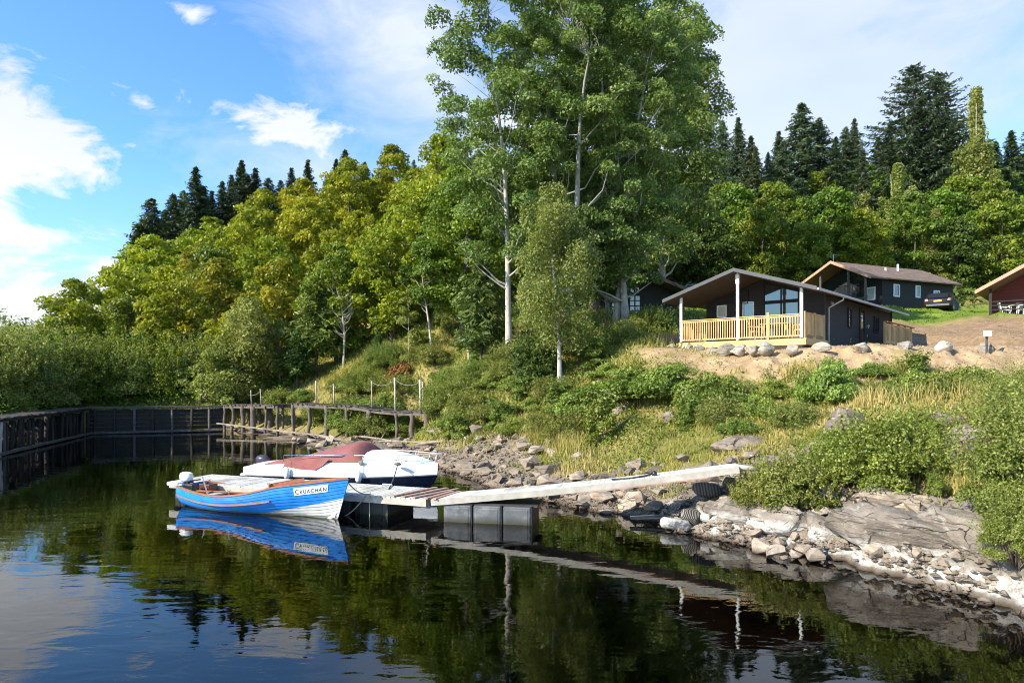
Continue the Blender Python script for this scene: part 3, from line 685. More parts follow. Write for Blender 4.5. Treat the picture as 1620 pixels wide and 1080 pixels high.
# dead tree
r = np.random.default_rng(5); mb = MB(); t = thing('dead_tree', (at(543, 49), 49, G(at(543, 49), 49)), 'bare bleached dead tree at the edge of the wood above the jetty', 'dead tree')
H_ = EYE + (HY - 455) * 49 / F - t.location.z
mb.tube([(0, 0, -.2), (.1, 0, H_ * .4), (-.1, 0, H_ * .75), (-.5, 0, H_)], [.09, .07, .045, .01], 7, cap=False); mb.build('trunk', M['bark_pale'], t, smooth=True)
mb = MB()
for i in range(16):
    z = H_ * (.35 + .035 * i); a = r.random() * 6.28; l = r.uniform(.5, 1.3); p = Vector((0, 0, z)); q = p + Vector((math.cos(a) * l, math.sin(a) * l * .6, l * .8))
    limb(mb, p, q, .03, .006, r, 5)
    limb(mb, p.lerp(q, .5), p.lerp(q, .5) + Vector((math.cos(a + .8) * l * .4, 0, l * .5)), .014, .004, r, 4)
mb.build('branches', M['bark_pale'], t, smooth=True)

# ---- shrubs
def shrub(label, cat, lm, R, h, nleaf, size, seed, name='shrub', ncl=30, clr=None, droop=.0, asp=.5, vertical=0.0, up=False, bark='bark'):
    rng = np.random.default_rng(seed); root = thing(name, (0, 0, 0), label, cat); clr = clr or R * .36; cl = []
    for i in range(ncl):
        a = rng.random() * 6.28; u = rng.random() ** .55; k = clr * rng.uniform(.6, 1.15)
        rad = R * u * .85; z = max(k * .4, h * math.sqrt(max(0, 1 - u * u)) * rng.uniform(.35, 1.0) - k * .4)
        cl.append((math.cos(a) * rad, math.sin(a) * rad, z, k))
    mb = MB()
    for c in cl[:max(6, ncl // 2)]: limb(mb, (c[0] * .25, c[1] * .25, -.15), (c[0], c[1], c[2] + c[3] * .5), .022 * R, .005, rng, 5, -.1)
    mb.build('stems', M[bark], root, smooth=True, fix=False)
    V, T = crown_leaves(cl, nleaf, size, .85, droop, rng, asp, .3, vertical)
    if up:   # loose shoots that stand above the outline
        ns = nleaf // 4; a = rng.random(ns // 30 + 1) * 6.28; rr = R * rng.random(len(a)) ** .6; i = rng.integers(0, len(a), ns); tt = rng.random(ns)
        lean = rng.normal(size=(len(a), 2)) * .18
        hz = h * (np.sqrt(np.clip(1 - (rr / R) ** 2, .1, 1)) * .8 + .35 + .25 * rng.random(len(a)))
        c = np.c_[np.cos(a[i]) * rr[i] + lean[i, 0] * tt * h + rng.normal(size=ns) * size * .7, np.sin(a[i]) * rr[i] + lean[i, 1] * tt * h + rng.normal(size=ns) * size * .7, hz[i] * (.5 + .5 * tt)]
        V = np.r_[V, leaf_verts(c, unit(rng.normal(size=(ns, 3)) + [0, -.3, .5]), size * rng.uniform(.6, 1.2, ns), asp, None, rng)]; T = np.r_[T, rng.random(ns)]
    np_mesh('foliage', V, 4, M[lm], root, T); return root
def plant(src, px, py, D, s=1.0, label=None, first=False, rz=None, sxy=1.0, dz=-.05, group=None):
    x = at(px, D); return put(src, x, D, s, rz, label, group, first, dz, sxy=sxy)
# big bushes on the rocks at the gangway end
ba = shrub('big leafy bush covering the rocks right of the gangway end', 'bush', 'leaf_shrub', 1.25, 1.35, 26000, .036, 301, ncl=60, clr=.32, up=True); plant(ba, 1400, 0, 14.9, 1.0, first=True, rz=.4)
bb = shrub('golden tipped bush at the shore end of the gangway', 'bush', 'leaf_gold', 1.05, .95, 16000, .034, 302, ncl=50, clr=.28, up=True); plant(bb, 1248, 0, 15.4, 1.0, first=True, rz=1.4)
plant(ba, 1322, 0, 15.9, .7, 'leafy bush in the dip between the two big rock bushes', rz=2.4)
plant(bb, 1203, 0, 15.55, .68, 'sprawling bush on the rocks just past the gangway tip', rz=3.3)
plant(ba, 1452, 0, 15.8, .75, 'leafy bush at the right shoulder of the big rock bush', rz=4.4)
# bush running up the right edge
bc = shrub('tall willow scrub at the right edge above the white-banded rock', 'bush', 'leaf_gold', 1.15, 2.1, 30000, .034, 303, name='willow_bush', ncl=70, clr=.3, up=True, vertical=.3); 
plant(bc, 1628, 0, 11.6, .95, first=True, rz=.2)
plant(bc, 1655, 0, 13.2, .72, 'willow scrub rising behind the right edge bush', rz=2.1)
plant(bc, 1612, 0, 10.9, .50, 'low willow scrub overhanging the water at the right edge', rz=4.0)
plant(bc, 1625, 0, 17.5, .55, 'tall thin scrub at the right edge below the sandy bank', rz=5.2)
plant(bc, 1585, 0, 15.5, .6, 'small willow scrub on the grass behind the right rock slab', rz=1.2)
# laurel-like bushes on the bank
bd = shrub('wide glossy laurel bush on the bank below the cabin', 'bush', 'leaf_shrub', 1.5, 1.15, 13000, .065, 304, name='laurel_bush', ncl=44, clr=.42, asp=.45)
for i, (px, D, s, sx, lab) in enumerate([(1000, 27.3, 1.0, 1.5, None), (1060, 26.3, .9, 1.3, 'glossy laurel bush at the right end of the wide laurel clump'), (925, 27.5, .8, 1.2, 'glossy laurel bush at the left end of the wide laurel clump'), (1125, 24.3, 1.0, .95, 'round laurel bush under the sandy bank left of the tall weeds'),
       (1318, 21.5, .95, .75, 'upright laurel bush behind the grey boulder'), (1312, 24.6, .75, .7, 'small leafy bush growing out of the sandy bank'), (1225, 23.8, .5, 1.2, 'low dark bush at the toe of the sandy bank'), (1490, 21.0, .6, 1.6, 'low laurel bush on the grass right of the grey boulder'), (1440, 22.2, .6, 1.2, 'low leafy bush beside the tall pale grass'), (1545, 22, .75, 1.2, 'laurel bush below the white-topped post'),
       (1198, 22.4, .55, 1.0, 'small bright bush in the middle of the grassy bank'), (750, 34.0, .55, 1.3, 'leafy bramble patch left of the slender birch'), (610, 41, .9, 1.0, 'bramble bush on the slope above the jetty rail')]):
    plant(bd, px, 0, D, s, lab, first=(i == 0), sxy=sx)
be = shrub('dark green bush at the foot of the slender birch', 'bush', 'leaf_dark', 1.3, 2.2, 13000, .075, 305, ncl=40, clr=.5, up=True); plant(be, 846, 0, 32.3, .98, first=True)
bf = shrub('low yellow-green broom bush below the laurels', 'bush', 'leaf_gold', .8, .8, 8000, .05, 306, name='broom_bush', ncl=24, asp=.25, up=True, vertical=.6); plant(bf, 1138, 0, 22.6, 1.0, first=True)
bg_ = shrub('bright green young alder shoot among the bank stones', 'sapling', 'leaf_shrub', .55, 1.7, 4200, .06, 307, name='alder_shoot', ncl=16, clr=.3, up=True); plant(bg_, 950, 0, 24.3, 1.0, first=True)
plant(bg_, 722, 0, 30.5, .7, 'small bright bush beside the broken end of the jetty', sxy=1.5)
plant(bg_, 1480, 0, 13.6, .25, 'tiny green tuft plant on the rock ledge', sxy=1.2)
bh = shrub('red-brown dead bracken on the slope above the jetty posts', 'bracken', 'leaf_rust', .8, 1.5, 3800, .09, 308, name='bracken_clump', ncl=16, clr=.4); plant(bh, 636, 0, 43, 1.0, first=True)
random.seed(23)
loc = [(580, 42), (640, 41.5), (625, 46), (690, 42.5), (735, 43), (775, 39.5), (700, 36), (745, 33), (815, 33), (655, 38.2), (560, 40.5), (590, 38.8), (640, 39), (665, 44), (700, 39.5), (720, 46), (760, 42), (790, 38), (715, 35), (800, 34.5), (670, 47), (700, 49), (755, 36), (830, 35), (870, 34), (535, 46), (570, 45), (600, 44), (480, 47), (440, 47.5), (610, 47), (905, 36), (940, 38), (1000, 36.5), (1030, 37.5), (560, 42.4), (530, 42.6), (500, 43.6)]
adj = ['rounded', 'sprawling', 'ragged', 'low', 'leafy', 'dense', 'loose']
for i, (px, D) in enumerate(loc):
    zone = 'above the jetty' if px < 690 else ('left of the slender birch' if px < 860 else 'under the tall poplars')
    src = [bd, bf, ba, bf][i % 4]; s = {0: .55, 1: 1.0, 2: .9, 3: 1.2}[i % 4]
    plant(src, px, 0, D, s * random.uniform(.8, 1.3), f'{adj[i % 7]} scrub bush {zone}, {ORD[i]} of the scattered scrub', sxy=1.3, group='scrub bushes scattered on the slope')
loc2 = [(705, 41, 0), (728, 38, 1), (752, 39, 2), (778, 34.5, 0), (800, 36.5, 1), (822, 31.5, 2), (765, 31, 1), (842, 30, 0), (868, 30.5, 1), (885, 28.5, 2), (905, 29.5, 0), (925, 33, 1), (948, 31, 2), (965, 29.5, 0), (795, 29.5, 2), (860, 27.6, 1), (820, 28.5, 0), (742, 35.5, 1), (690, 37.5, 2), (712, 33.4, 0), (980, 34, 1), (1010, 33.6, 0), (905, 26.2, 1), (1085, 23.2, 2), (1165, 21.5, 0), (1255, 20.2, 1), (1275, 22.4, 2), (1375, 21.5, 1), (1420, 20.4, 0), (1560, 19.6, 1), (1180, 24.3, 1), (1380, 24.6, 0), (1450, 24.4, 2), (1520, 23.6, 1)]
for i, (px, D, k) in enumerate(loc2):
    src = [bd, bf, bg_][k]; s = [.42, .95, .62][k] * random.uniform(.8, 1.25) * (.8 if D < 26 else 1.1)
    plant(src, px, 0, D, s, f"{['leafy', 'yellowish', 'bright green upright'][k]} shrub on the open bank, {ORD[i]} of the bank shrubs", sxy=[1.4, 1.2, 1.5][k], group='small shrubs dotted over the open bank')
# left bank thicket over the basin edge
bl = Stock([lambda: shrub('', 'bush', 'leaf_willow', 2.6, 3.6, 19000, .085, 309, name='willow_bush', ncl=60, clr=.7, up=True), lambda: shrub('', 'bush', 'leaf_birch', 2.4, 3.8, 17000, .085, 310, name='willow_bush', ncl=60, clr=.65, up=True), lambda: shrub('', 'bush', 'leaf_green', 2.5, 3.6, 15000, .09, 311, name='alder_bush', ncl=55, clr=.7, up=True)])
for i, (v, px, D, s, lab) in enumerate([(0, -45, 37, .95, 'grey willow bush cut by the left edge above the dark jetty'), (1, -5, 40, 1.0, 'olive willow bush at the left edge behind the dark jetty'), (0, 42, 42, 1.0, 'willow bush behind the middle of the dark jetty'), (2, 88, 44.8, .95, 'green alder bush left of the basin corner'), (1, 125, 46.6, .95, 'olive bush right behind the basin corner'),
    (2, 165, 47.3, .95, 'green alder bush above the left part of the far wall'), (0, 212, 48.4, 1.0, 'willow bush above the middle of the far wall'), (2, 262, 49, 1.0, 'dark green bush above the far wall right of its middle'), (1, 308, 49.3, .95, 'olive bush above the right end of the far wall'), (0, 5, 46, 1.15, 'tall willow bush behind the left edge thicket'), (1, 60, 50, 1.1, 'tall olive bush behind the dark jetty thicket'), (2, -30, 42, 1.15, 'tall alder bush behind the thicket, cut by the left edge'), (0, 105, 53, 1.1, 'grey willow bush between the basin corner and the wood')]):
    bl.put(v, at(px, D), D, s, label=lab, group='willow thicket round the old basin', dz=-.1, sxy=1.0)
for i, (v, px, tip, D, lab) in enumerate([(0, 1196, 232, 92, 'mid-green spruce behind the verandah cabin ridge'), (2, 1240, 222, 94, 'bluish spruce left of the open branched fir'), (1, 1322, 215, 94, 'tall spruce between open fir and cedar, in front of the others'), (0, 1365, 236, 90, 'spruce standing in front of the left flank of the cedar'), (2, 1098, 250, 92, 'bluish spruce right of the poplar trunks, halfway up the hill'), (1, 1145, 262, 88, 'lower spruce in front of the thin dark spruce'), (0, 1595, 268, 86, 'green spruce at the right edge above the red cabin'), (1, 1530, 262, 92, 'spruce behind the weeping birch'), (3, 1188, 214, 100, 'full spruce just right of the narrow dark spruce'), (0, 1232, 206, 102, 'dark spruce filling the gap left of the open fir'), (2, 1338, 200, 102, 'bluish fir in the gap right of the open fir'), (1, 1408, 190, 104, 'dark spruce rising against the left side of the cedar'), (3, 1575, 222, 98, 'dark spruce right of the pointed weeping birch'), (0, 1105, 228, 106, 'spruce closest to the poplar crown on its right')]):
    tipcon(v, px, tip, D, lab, grp='conifers above the cabins')
# ================================================================== GRASS, WEEDS (nobody could count them)
def scatter(n, x0, x1, y0, y1, dens, rng):
    x = rng.uniform(x0, x1, n); y = rng.uniform(y0, y1, n); z = terr(x, y)
    k = rng.random(n) < dens(x, y, z); return x[k], y[k], z[k]
def veg_mask(x, y, z, grass=True):
    rk, sn, lw, dv = zones(x, y, z)
    pt = fbm(x * .7, y * .7, 0, 41, 3)
    m = (z > .35) * (1 - np.clip(sn * 1.15 - (pt > .58) * .3, 0, 1)) * (1 - rk * .93) * (1 - dv)
    return m
rng = np.random.default_rng(71)
def blades(x, y, z, hgt, wid, name, mat, label, cat, tint, lean=.35):
    n = len(x); a = rng.random(n) * 6.283; h = hgt * rng.uniform(.45, 1.2, n); ln = rng.normal(size=(n, 2)) * lean
    w = wid; dx = np.cos(a) * w; dy = np.sin(a) * w
    V = np.empty((n, 3, 3)); V[:, 0] = np.c_[x - dx, y - dy, z - .04]; V[:, 1] = np.c_[x + dx, y + dy, z - .04]; V[:, 2] = np.c_[x + ln[:, 0] * h, y + ln[:, 1] * h, z + h]
    o = np_mesh(name, V.reshape(-1, 3), 3, mat, None, tint); tag(o, label, cat, kind='stuff'); return o
x, y, z = scatter(230000, -9, 24, 12.5, 31, lambda x, y, z: veg_mask(x, y, z) * (z < 3.9) * (fbm(x * .9, y * .9, 0, 51, 3) * 1.9 - .25), rng)
tall_ = fbm(x * .45, y * .45, 0, 61, 2); hh = .16 + .42 * sstep(.5, .68, tall_)
blades(x, y, z, hh, .011 + .0005 * y, 'grass', M['grass'], 'yellowing rough grass on the bank', 'grass', np.clip(fbm(x * .4, y * .4, 0, 63, 3) * 1.9 - .35 + rng.normal(size=len(x)) * .2 + (hh > .4) * .15, 0, 1))
x, y, z = scatter(120000, -24, 14, 29, 56, lambda x, y, z: veg_mask(x, y, z) * (z > .5) * (fbm(x * .5, y * .5, 0, 52, 3) * 1.7 - .2), rng)
blades(x, y, z, .24 + .3 * sstep(.5, .7, fbm(x * .4, y * .4, 0, 62, 2)), .03, 'grass', M['grass'], 'rough grass on the wooded slope', 'grass', np.clip(fbm(x * .4, y * .4, 0, 64, 3) * 1.7 - .5 + rng.normal(size=len(x)) * .2, 0, 1))
x, y, z = scatter(60000, 2, 62, 41.5, 66, lambda x, y, z: zones(x, y, z)[2] * (1 - zones(x, y, z)[3]), rng)
blades(x, y, z, np.full(len(x), .07), .05, 'grass', M['leaf_weed'], 'mown lawn beside the cabins', 'grass', np.clip(rng.normal(size=len(x)) * .15 + .25, 0, 1))
# leafy weeds
x, y, z = scatter(150000, -9, 24, 12.8, 30, lambda x, y, z: veg_mask(x, y, z) * (z < 4.2) * sstep(.47, .6, fbm(x * .8, y * .8, 0, 81, 3)), rng)
n = len(x); up = rng.random(n) ** 1.3 * .42 * (fbm(x * 1.5, y * 1.5, 0, 82, 2) + .3)
o = np_mesh('undergrowth', leaf_verts(np.c_[x, y, z + up], unit(rng.normal(size=(n, 3)) * .5 + [-.1, -.2, .8]), .022 + .0014 * y * rng.uniform(.6, 1.2, n), .5), 4, M['leaf_weed'], None, np.clip(fbm(x * .6, y * .6, 0, 83, 2) * 1.5 - .4 + rng.normal(size=n) * .2, 0, 1)); tag(o, 'leafy weeds and brambles over the bank', 'undergrowth', kind='stuff')
x, y, z = scatter(190000, -26, 16, 30, 60, lambda x, y, z: veg_mask(x, y, z) * (z > .5) * sstep(.42, .55, fbm(x * .5, y * .5, 0, 84, 3)) * (1 - zones(x, y, z)[2]), rng)
n = len(x); up = rng.random(n) ** 1.2 * .75 * (fbm(x * 1.1, y * 1.1, 0, 85, 2) + .2)
o = np_mesh('undergrowth', leaf_verts(np.c_[x, y, z + up], unit(rng.normal(size=(n, 3)) * .5 + [-.1, -.2, .8]), .075 * rng.uniform(.6, 1.3, n), .5), 4, M['leaf_weed'], None, np.clip(fbm(x * .35, y * .35, 0, 86, 3) * 2.0 - .7 + rng.normal(size=n) * .2, 0, 1)); tag(o, 'bracken and brambles over the wooded slope', 'undergrowth', kind='stuff')
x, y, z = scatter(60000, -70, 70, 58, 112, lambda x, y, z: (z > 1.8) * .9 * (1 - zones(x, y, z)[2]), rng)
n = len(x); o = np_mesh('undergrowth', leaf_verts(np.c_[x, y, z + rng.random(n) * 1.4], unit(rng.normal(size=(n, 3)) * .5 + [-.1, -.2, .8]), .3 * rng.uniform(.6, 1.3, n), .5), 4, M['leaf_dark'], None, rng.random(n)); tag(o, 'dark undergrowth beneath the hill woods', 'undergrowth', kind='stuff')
x, y, z = scatter(60000, -36, -16, 16, 52, lambda x, y, z: (z > .9) * 1.0, rng)
n = len(x); o = np_mesh('undergrowth', leaf_verts(np.c_[x, y, z + rng.random(n) ** 1.3 * 1.3], unit(rng.normal(size=(n, 3)) * .5 + [0.1, -.2, .8]), .10 * rng.uniform(.6, 1.3, n), .5), 4, M['leaf_green'], None, rng.random(n)); tag(o, 'brambles along the basin bank', 'undergrowth', kind='stuff')

# ================================================================== ROCKS
def rockmat(name, lo, hi, band=False, topdirt=True):
    m, nt, out = newmat(name); b = N(nt, 'ShaderNodeBsdfPrincipled', Roughness=.88); b.inputs['Specular IOR Level'].default_value = .25
    pos = nt.nodes.new('ShaderNodeNewGeometry').outputs['Position']; oi = nt.nodes.new('ShaderNodeObjectInfo')
    n = noise_(nt, pos, 3.0, 8, .65); n2 = noise_(nt, pos, 26, 6, .7)
    c = ramp(nt, n, [(.28, lo), (.72, hi)])
    c = mix_(nt, ramp(nt, noise_(nt, pos, 7, 6, .7), [(.55, 0.0), (.68, .6)]), c, (.42, .40, .35))
    c = mix_(nt, ramp(nt, n2, [(.55, 0.0), (.7, .45)]), c, tuple(k * .4 for k in lo))
    sx = nt.nodes.new('ShaderNodeSeparateXYZ'); L(nt, pos, sx.inputs[0])
    mp = N(nt, 'ShaderNodeMapping'); mp.inputs['Rotation'].default_value = (R_(14), R_(-10), R_(20)); mp.inputs['Scale'].default_value = (.5, .5, 9); L(nt, pos, mp.inputs[0])
    lay = noise_(nt, mp.outputs[0], 1.6, 6, .6, .3)
    c = mix_(nt, ramp(nt, lay, [(.36, .4), (.44, 0.0)]), c, tuple(k * .35 for k in lo))
    wp = N(nt, 'ShaderNodeMapping'); L(nt, pos, wp.inputs[0]); wp.inputs['Rotation'].default_value = (R_(20), R_(12), R_(35)); wp.inputs['Scale'].default_value = (.45, .75, 3.4)
    dv3 = N(nt, 'ShaderNodeVectorMath', operation='MULTIPLY_ADD'); nc = N(nt, 'ShaderNodeTexNoise', Scale=2.2, Detail=5.0); L(nt, pos, nc.inputs['Vector']); L(nt, nc.outputs['Color'], dv3.inputs[0]); dv3.inputs[1].default_value = (.7, .7, .7); L(nt, wp.outputs[0], dv3.inputs[2])
    vo = N(nt, 'ShaderNodeTexVoronoi', Scale=1.35); vo.feature = 'DISTANCE_TO_EDGE'; L(nt, dv3.outputs[0], vo.inputs['Vector'])
    crack = ramp(nt, vo.outputs['Distance'], [(.0, 0.0), (.02, 1.0)]); crack = math_(nt, 'MAXIMUM', crack, ramp(nt, noise_(nt, pos, 1.7, 3, .5), [(.44, 0.0), (.56, 1.0)])); c = mix_(nt, math_(nt, 'MULTIPLY', math_(nt, 'SUBTRACT', 1.0, crack), .75), c, tuple(k * .3 for k in lo))
    hsv = N(nt, 'ShaderNodeHueSaturation'); L(nt, c, hsv.inputs['Color']); L(nt, math_(nt, 'MULTIPLY_ADD', oi.outputs['Random'], .7, .68), hsv.inputs['Value']); c = hsv.outputs[0]
    if band:
        zz = math_(nt, 'ADD', sx.outputs[2], math_(nt, 'MULTIPLY', math_(nt, 'SUBTRACT', noise_(nt, pos, 1.4, 8, .75), .5), .34))
        f = ramp(nt, zz, [(.08, 0.0), (.13, 1.0), (.42, .9), (.52, 0.0)])
        f = math_(nt, 'MULTIPLY', f, ramp(nt, noise_(nt, pos, 9, 6, .7), [(.33, .05), (.48, 1.0)]))
        c = mix_(nt, f, c, (.52, .495, .45))
    wet = ramp(nt, sx.outputs[2], [(.015, 1.0), (.10, 0.0)]); c = mix_(nt, wet, c, (.05, .035, .022))
    L(nt, math_(nt, 'MULTIPLY_ADD', wet, -.6, .88), b.inputs['Roughness'])
    L(nt, c, b.inputs['Base Color']); h = math_(nt, 'ADD', math_(nt, 'MULTIPLY', n2, .4), math_(nt, 'ADD', n, math_(nt, 'ADD', math_(nt, 'MULTIPLY', lay, .4), crack)))
    L(nt, bump_(nt, h, .9, .06), b.inputs['Normal']); L(nt, b.outputs[0], out.inputs[0]); return m
M['rock'] = rockmat('rock', (.165, .13, .098), (.37, .30, .225), band=False)
M['rock_band'] = rockmat('rock_limed', (.12, .10, .08), (.30, .255, .205), band=True)
M['boulder'] = rockmat('pale_boulder', (.24, .21, .17), (.44, .39, .31))
def rock_mesh(name, seed, d=(1, 1, 1), npt=18, sub=0, rough=.0, mat=None, round_=0.0, strata=0.0, bev=.05):
    rng = np.random.default_rng(seed); bm = bmesh.new()
    p = unit(rng.normal(size=(npt, 3))) * rng.uniform(.75, 1.0, (npt, 1))
    for q in p: bm.verts.new(q)
    r = bmesh.ops.convex_hull(bm, input=bm.verts); bmesh.ops.delete(bm, geom=list({g for g in r['geom_interior'] if isinstance(g, bmesh.types.BMVert)}), context='VERTS')
    bmesh.ops.dissolve_limit(bm, angle_limit=R_(14), verts=bm.verts, edges=bm.edges)
    bmesh.ops.bevel(bm, geom=list(bm.edges), offset=bev, segments=1 if not round_ else 3, profile=.6, affect='EDGES')
    bmesh.ops.triangulate(bm, faces=bm.faces)
    if sub:
        bmesh.ops.subdivide_edges(bm, edges=list(bm.edges), cuts=sub, use_grid_fill=True)
    for v in bm.verts: v.co = Vector((v.co.x * d[0], v.co.y * d[1], v.co.z * d[2]))
    co = np.array([v.co for v in bm.verts]); bm.normal_update(); no = np.array([v.normal for v in bm.verts])
    if rough:
        k = (fbm(co[:, 0] * 1.6, co[:, 1] * 1.6, co[:, 2] * 1.6, seed, 4) - .5) * rough * 2
        if strata:
            s = co[:, 2] * 3.2 + co[:, 0] * .9 + fbm(co[:, 0], co[:, 1], co[:, 2], seed + 9, 2) * 1.2; k = k - strata * (np.abs((s % 1) - .5) < .13)
            s2 = co[:, 0] * 1.3 - co[:, 1] * .8 + fbm(co[:, 0] * .8, co[:, 1] * .8, co[:, 2], seed + 19, 2) * 2; k = k - strata * 1.3 * (np.abs((s2 % 1) - .5) < .045)
        co = co + no * k[:, None]
        for v, c in zip(bm.verts, co): v.co = c
    me = bpy.data.meshes.new(name); bm.to_mesh(me); bm.free(); me.materials.append(mat or M['rock'])
    if rough or round_: me.polygons.foreach_set('use_smooth', [True] * len(me.polygons)); me.set_sharp_from_angle(angle=R_(38))
    return me
def rock(me, name, x, y, s, label, cat='rock', group=None, sink=.3, rot=None, z=None, sc=(1, 1, 1)):
    o = bpy.data.objects.new(name, me); link(o)
    o.scale = (s * sc[0], s * sc[1], s * sc[2]); o.rotation_euler = rot if rot else (random.uniform(-.35, .35), random.uniform(-.35, .35), random.random() * 6.28)
    zz = G(x, y) if z is None else z; o.location = (x, y, zz + s * sc[2] * (.5 - sink)); return tag(o, label, cat, group)
random.seed(77)
RV = [rock_mesh('stone', 400 + i, (1, random.uniform(.6, .9), random.uniform(.35, .62)), random.choice([10, 12, 14]), bev=.03) for i in range(9)]
# rubble bank, individuals
zon = [('at the water just behind the cruiser bow', [(-4.6, 30.2), (-2.2, 26.9), (-.6, 23)], 50, 3.4),
       ('above the left half of the gangway', [(-.6, 23), (1.1, 19.9), (2.3, 18.3)], 62, 3.6),
       ('above the right half of the gangway', [(2.3, 18.3), (3.9, 16.9), (5.0, 15.6)], 46, 3.6),
       ('below the bushes on the right shore', [(5.0, 14.9), (6.4, 13.5), (7.4, 12.2)], 26, 2.4),
       ('on the beach under the timber jetty', [(-13.0, 39.0), (-9.2, 35.0), (-5.5, 31.2)], 34, 3.4)]
ni = 0
for where, pts, n, wd in zon:
    for k in range(n):
        t = random.random() * (len(pts) - 1); i = min(int(t), len(pts) - 2); a = Vector((*pts[i], 0)); b_ = Vector((*pts[i + 1], 0)); p = a.lerp(b_, t - i); d = (b_ - a).normalized()
        up = random.random() ** 1.1; nrm = Vector((-d.y, d.x, 0)) if d.x > 0 else Vector((d.y, -d.x, 0))
        nrm = Vector((abs(d.y), abs(d.x), 0)); p = p + nrm * (up * wd - .25)
        s = random.choice([.17, .22, .29, .38, .52]) * random.uniform(.8, 1.2) * (1.0 if 'bushes' not in where else .75)
        size = 'large' if s > .33 else ('middling' if s > .21 else 'small')
        tone = ['flat', 'blocky', 'wedge-shaped'][ni % 3]
        rock(RV[ni % 9], 'stone', p.x, p.y, s, f'{size} {tone} angular stone in the rubble {where}', group=f'rubble stones {where}'); ni += 1
# rubble too fine to count
def rubble(name, n, dens, x0, x1, y0, y1, s0, s1, label, mat):
    x, y, z = scatter(n, x0, x1, y0, y1, dens, rng); base = np.array([(1, 0, 0), (-.9, .2, 0), (0, .8, 0), (.1, -.8, 0), (0, .1, .55), (0, 0, -.4)], float)
    F_ = [(0, 2, 4), (2, 1, 4), (1, 3, 4), (3, 0, 4), (2, 0, 5), (1, 2, 5), (3, 1, 5), (0, 3, 5)]
    V = []; n = len(x); a = rng.random(n) * 6.28; s = rng.uniform(s0, s1, n) * rng.uniform(.5, 1, n)
    B = base[None] * s[:, None, None] * rng.uniform(.6, 1.2, (n, 6, 3)); c, s_ = np.cos(a)[:, None], np.sin(a)[:, None]
    X = B[..., 0] * c - B[..., 1] * s_ + x[:, None]; Y = B[..., 0] * s_ + B[..., 1] * c + y[:, None]; Z = B[..., 2] + z[:, None] + s[:, None] * .15
    T = np.stack([X, Y, Z], -1)[:, F_, :].reshape(-1, 3)
    o = np_mesh(name, T, 3, mat); tag(o, label, 'stones', kind='stuff')
rubble('rubble', 26000, lambda x, y, z: zones(x, y, z)[0] * (z > -.25) * (shore_d(x, y) < 5.5) * .8, -9, 9, 10, 36, .05, .16, 'broken small stones along the shore', M['rock'])
rubble('rubble', 8000, lambda x, y, z: (z > -.12) * (shore_d(x, y) < 1.5) * (fbm(x * 1.1, y * 1.1, 0, 91, 3) > .47), 3.6, 9, 9.5, 17, .04, .17, 'broken slabby stones at the foot of the right-hand ledges', M['rock'])
rubble('gravel', 30000, lambda x, y, z: (z > -.15) * (shore_d(x, y) < 1.8) * 1.0, 0, 6, 13, 21, .02, .05, 'gravel on the little beach under the gangway', M['rock'])
rubble('clods', 22000, lambda x, y, z: zones(x, y, z)[1] * .7, 4, 30, 22, 44, .02, .08, 'loose clods and stones on the sandy bank', simple('clod', (.34, .25, .16), .95, .3, 3, world=True))
# rock slabs of the right-hand shore
def slab(seed, px, D, d, rot, label, dz=0.0, mat='rock_band', sink=.4, st=.035, x=None):
    me = rock_mesh('rock_slab', seed, d, 18, sub=5, rough=.085, mat=M[mat], strata=st * .9, bev=.03)
    o = link(bpy.data.objects.new('rock_slab', me)); xx = at(px, D) if x is None else x
    o.location = (xx, D, G(xx, D) + dz); o.rotation_euler = [R_(a) for a in rot]; return tag(o, label, 'rock')
slab(501, 1440, 12.75, (1.7, .95, .62), (-16, 6, -30), 'great flat tilted slab with chalky white waterline at the right shore', .12)
slab(502, 1325, 14.1, (1.05, .7, .55), (-20, 6, -30), 'dark fractured rock hump left of the great flat slab', .08)
slab(503, 1245, 14.7, (1.0, .6, .45), (-18, 4, -32), 'low ledge with white crust right of the netted stones', .05)
slab(504, 1160, 15.5, (1.1, .55, .42), (-14, 4, -36), 'long low ledge with white crust beside the foam roll', .0)
slab(505, 1560, 11.75, (1.2, .7, .6), (-10, 10, -50), 'rounded white-banded rock end under the right edge scrub', .08)
slab(506, 1530, 15.2, (1.05, .9, .75), (-24, -8, 20), 'steep smooth grey rock face below the right grass', .0, 'rock')
slab(507, 1500, 16.9, (.9, .5, .3), (4, 6, -14), 'broken dark ledge under the right grass strip', .1, 'rock')
slab(508, 1335, 17.9, (.85, .6, .62), (8, 20, 10), 'smooth pale grey boulder rising above the leafy bush', .12, 'rock', st=.0)
slab(509, 1290, 17.0, (.6, .35, .3), (0, 12, 8), 'dark jutting rock at the foot of the pale grey boulder', .1, 'rock')
slab(510, 1175, 19.6, (1.05, .6, .42), (-6, -8, -10), 'cracked layered outcrop above the gangway tip', .1, 'rock')
slab(511, 1120, 18.0, (.7, .55, .42), (-10, -16, 20), 'leaning grey rock left of the layered outcrop', .1, 'rock')
slab(512, 1190, 16.2, (.8, .4, .35), (-14, 8, -20), 'rock shelf carrying the shore end of the gangway', .0, 'rock')
slab(513, 1420, 13.9, (1.1, .5, .36), (-18, 10, -34), 'upper ledge under the big leafy bush', .1, 'rock')
slab(514, 985, 26.2, (.55, .4, .32), (0, 0, 20), 'mossy rounded rock under the laurel clump', .1, 'rock')
slab(515, 1060, 24.5, (.45, .35, .28), (0, 0, 70), 'dark rock pile in the grass below the laurel bushes', .1, 'rock')
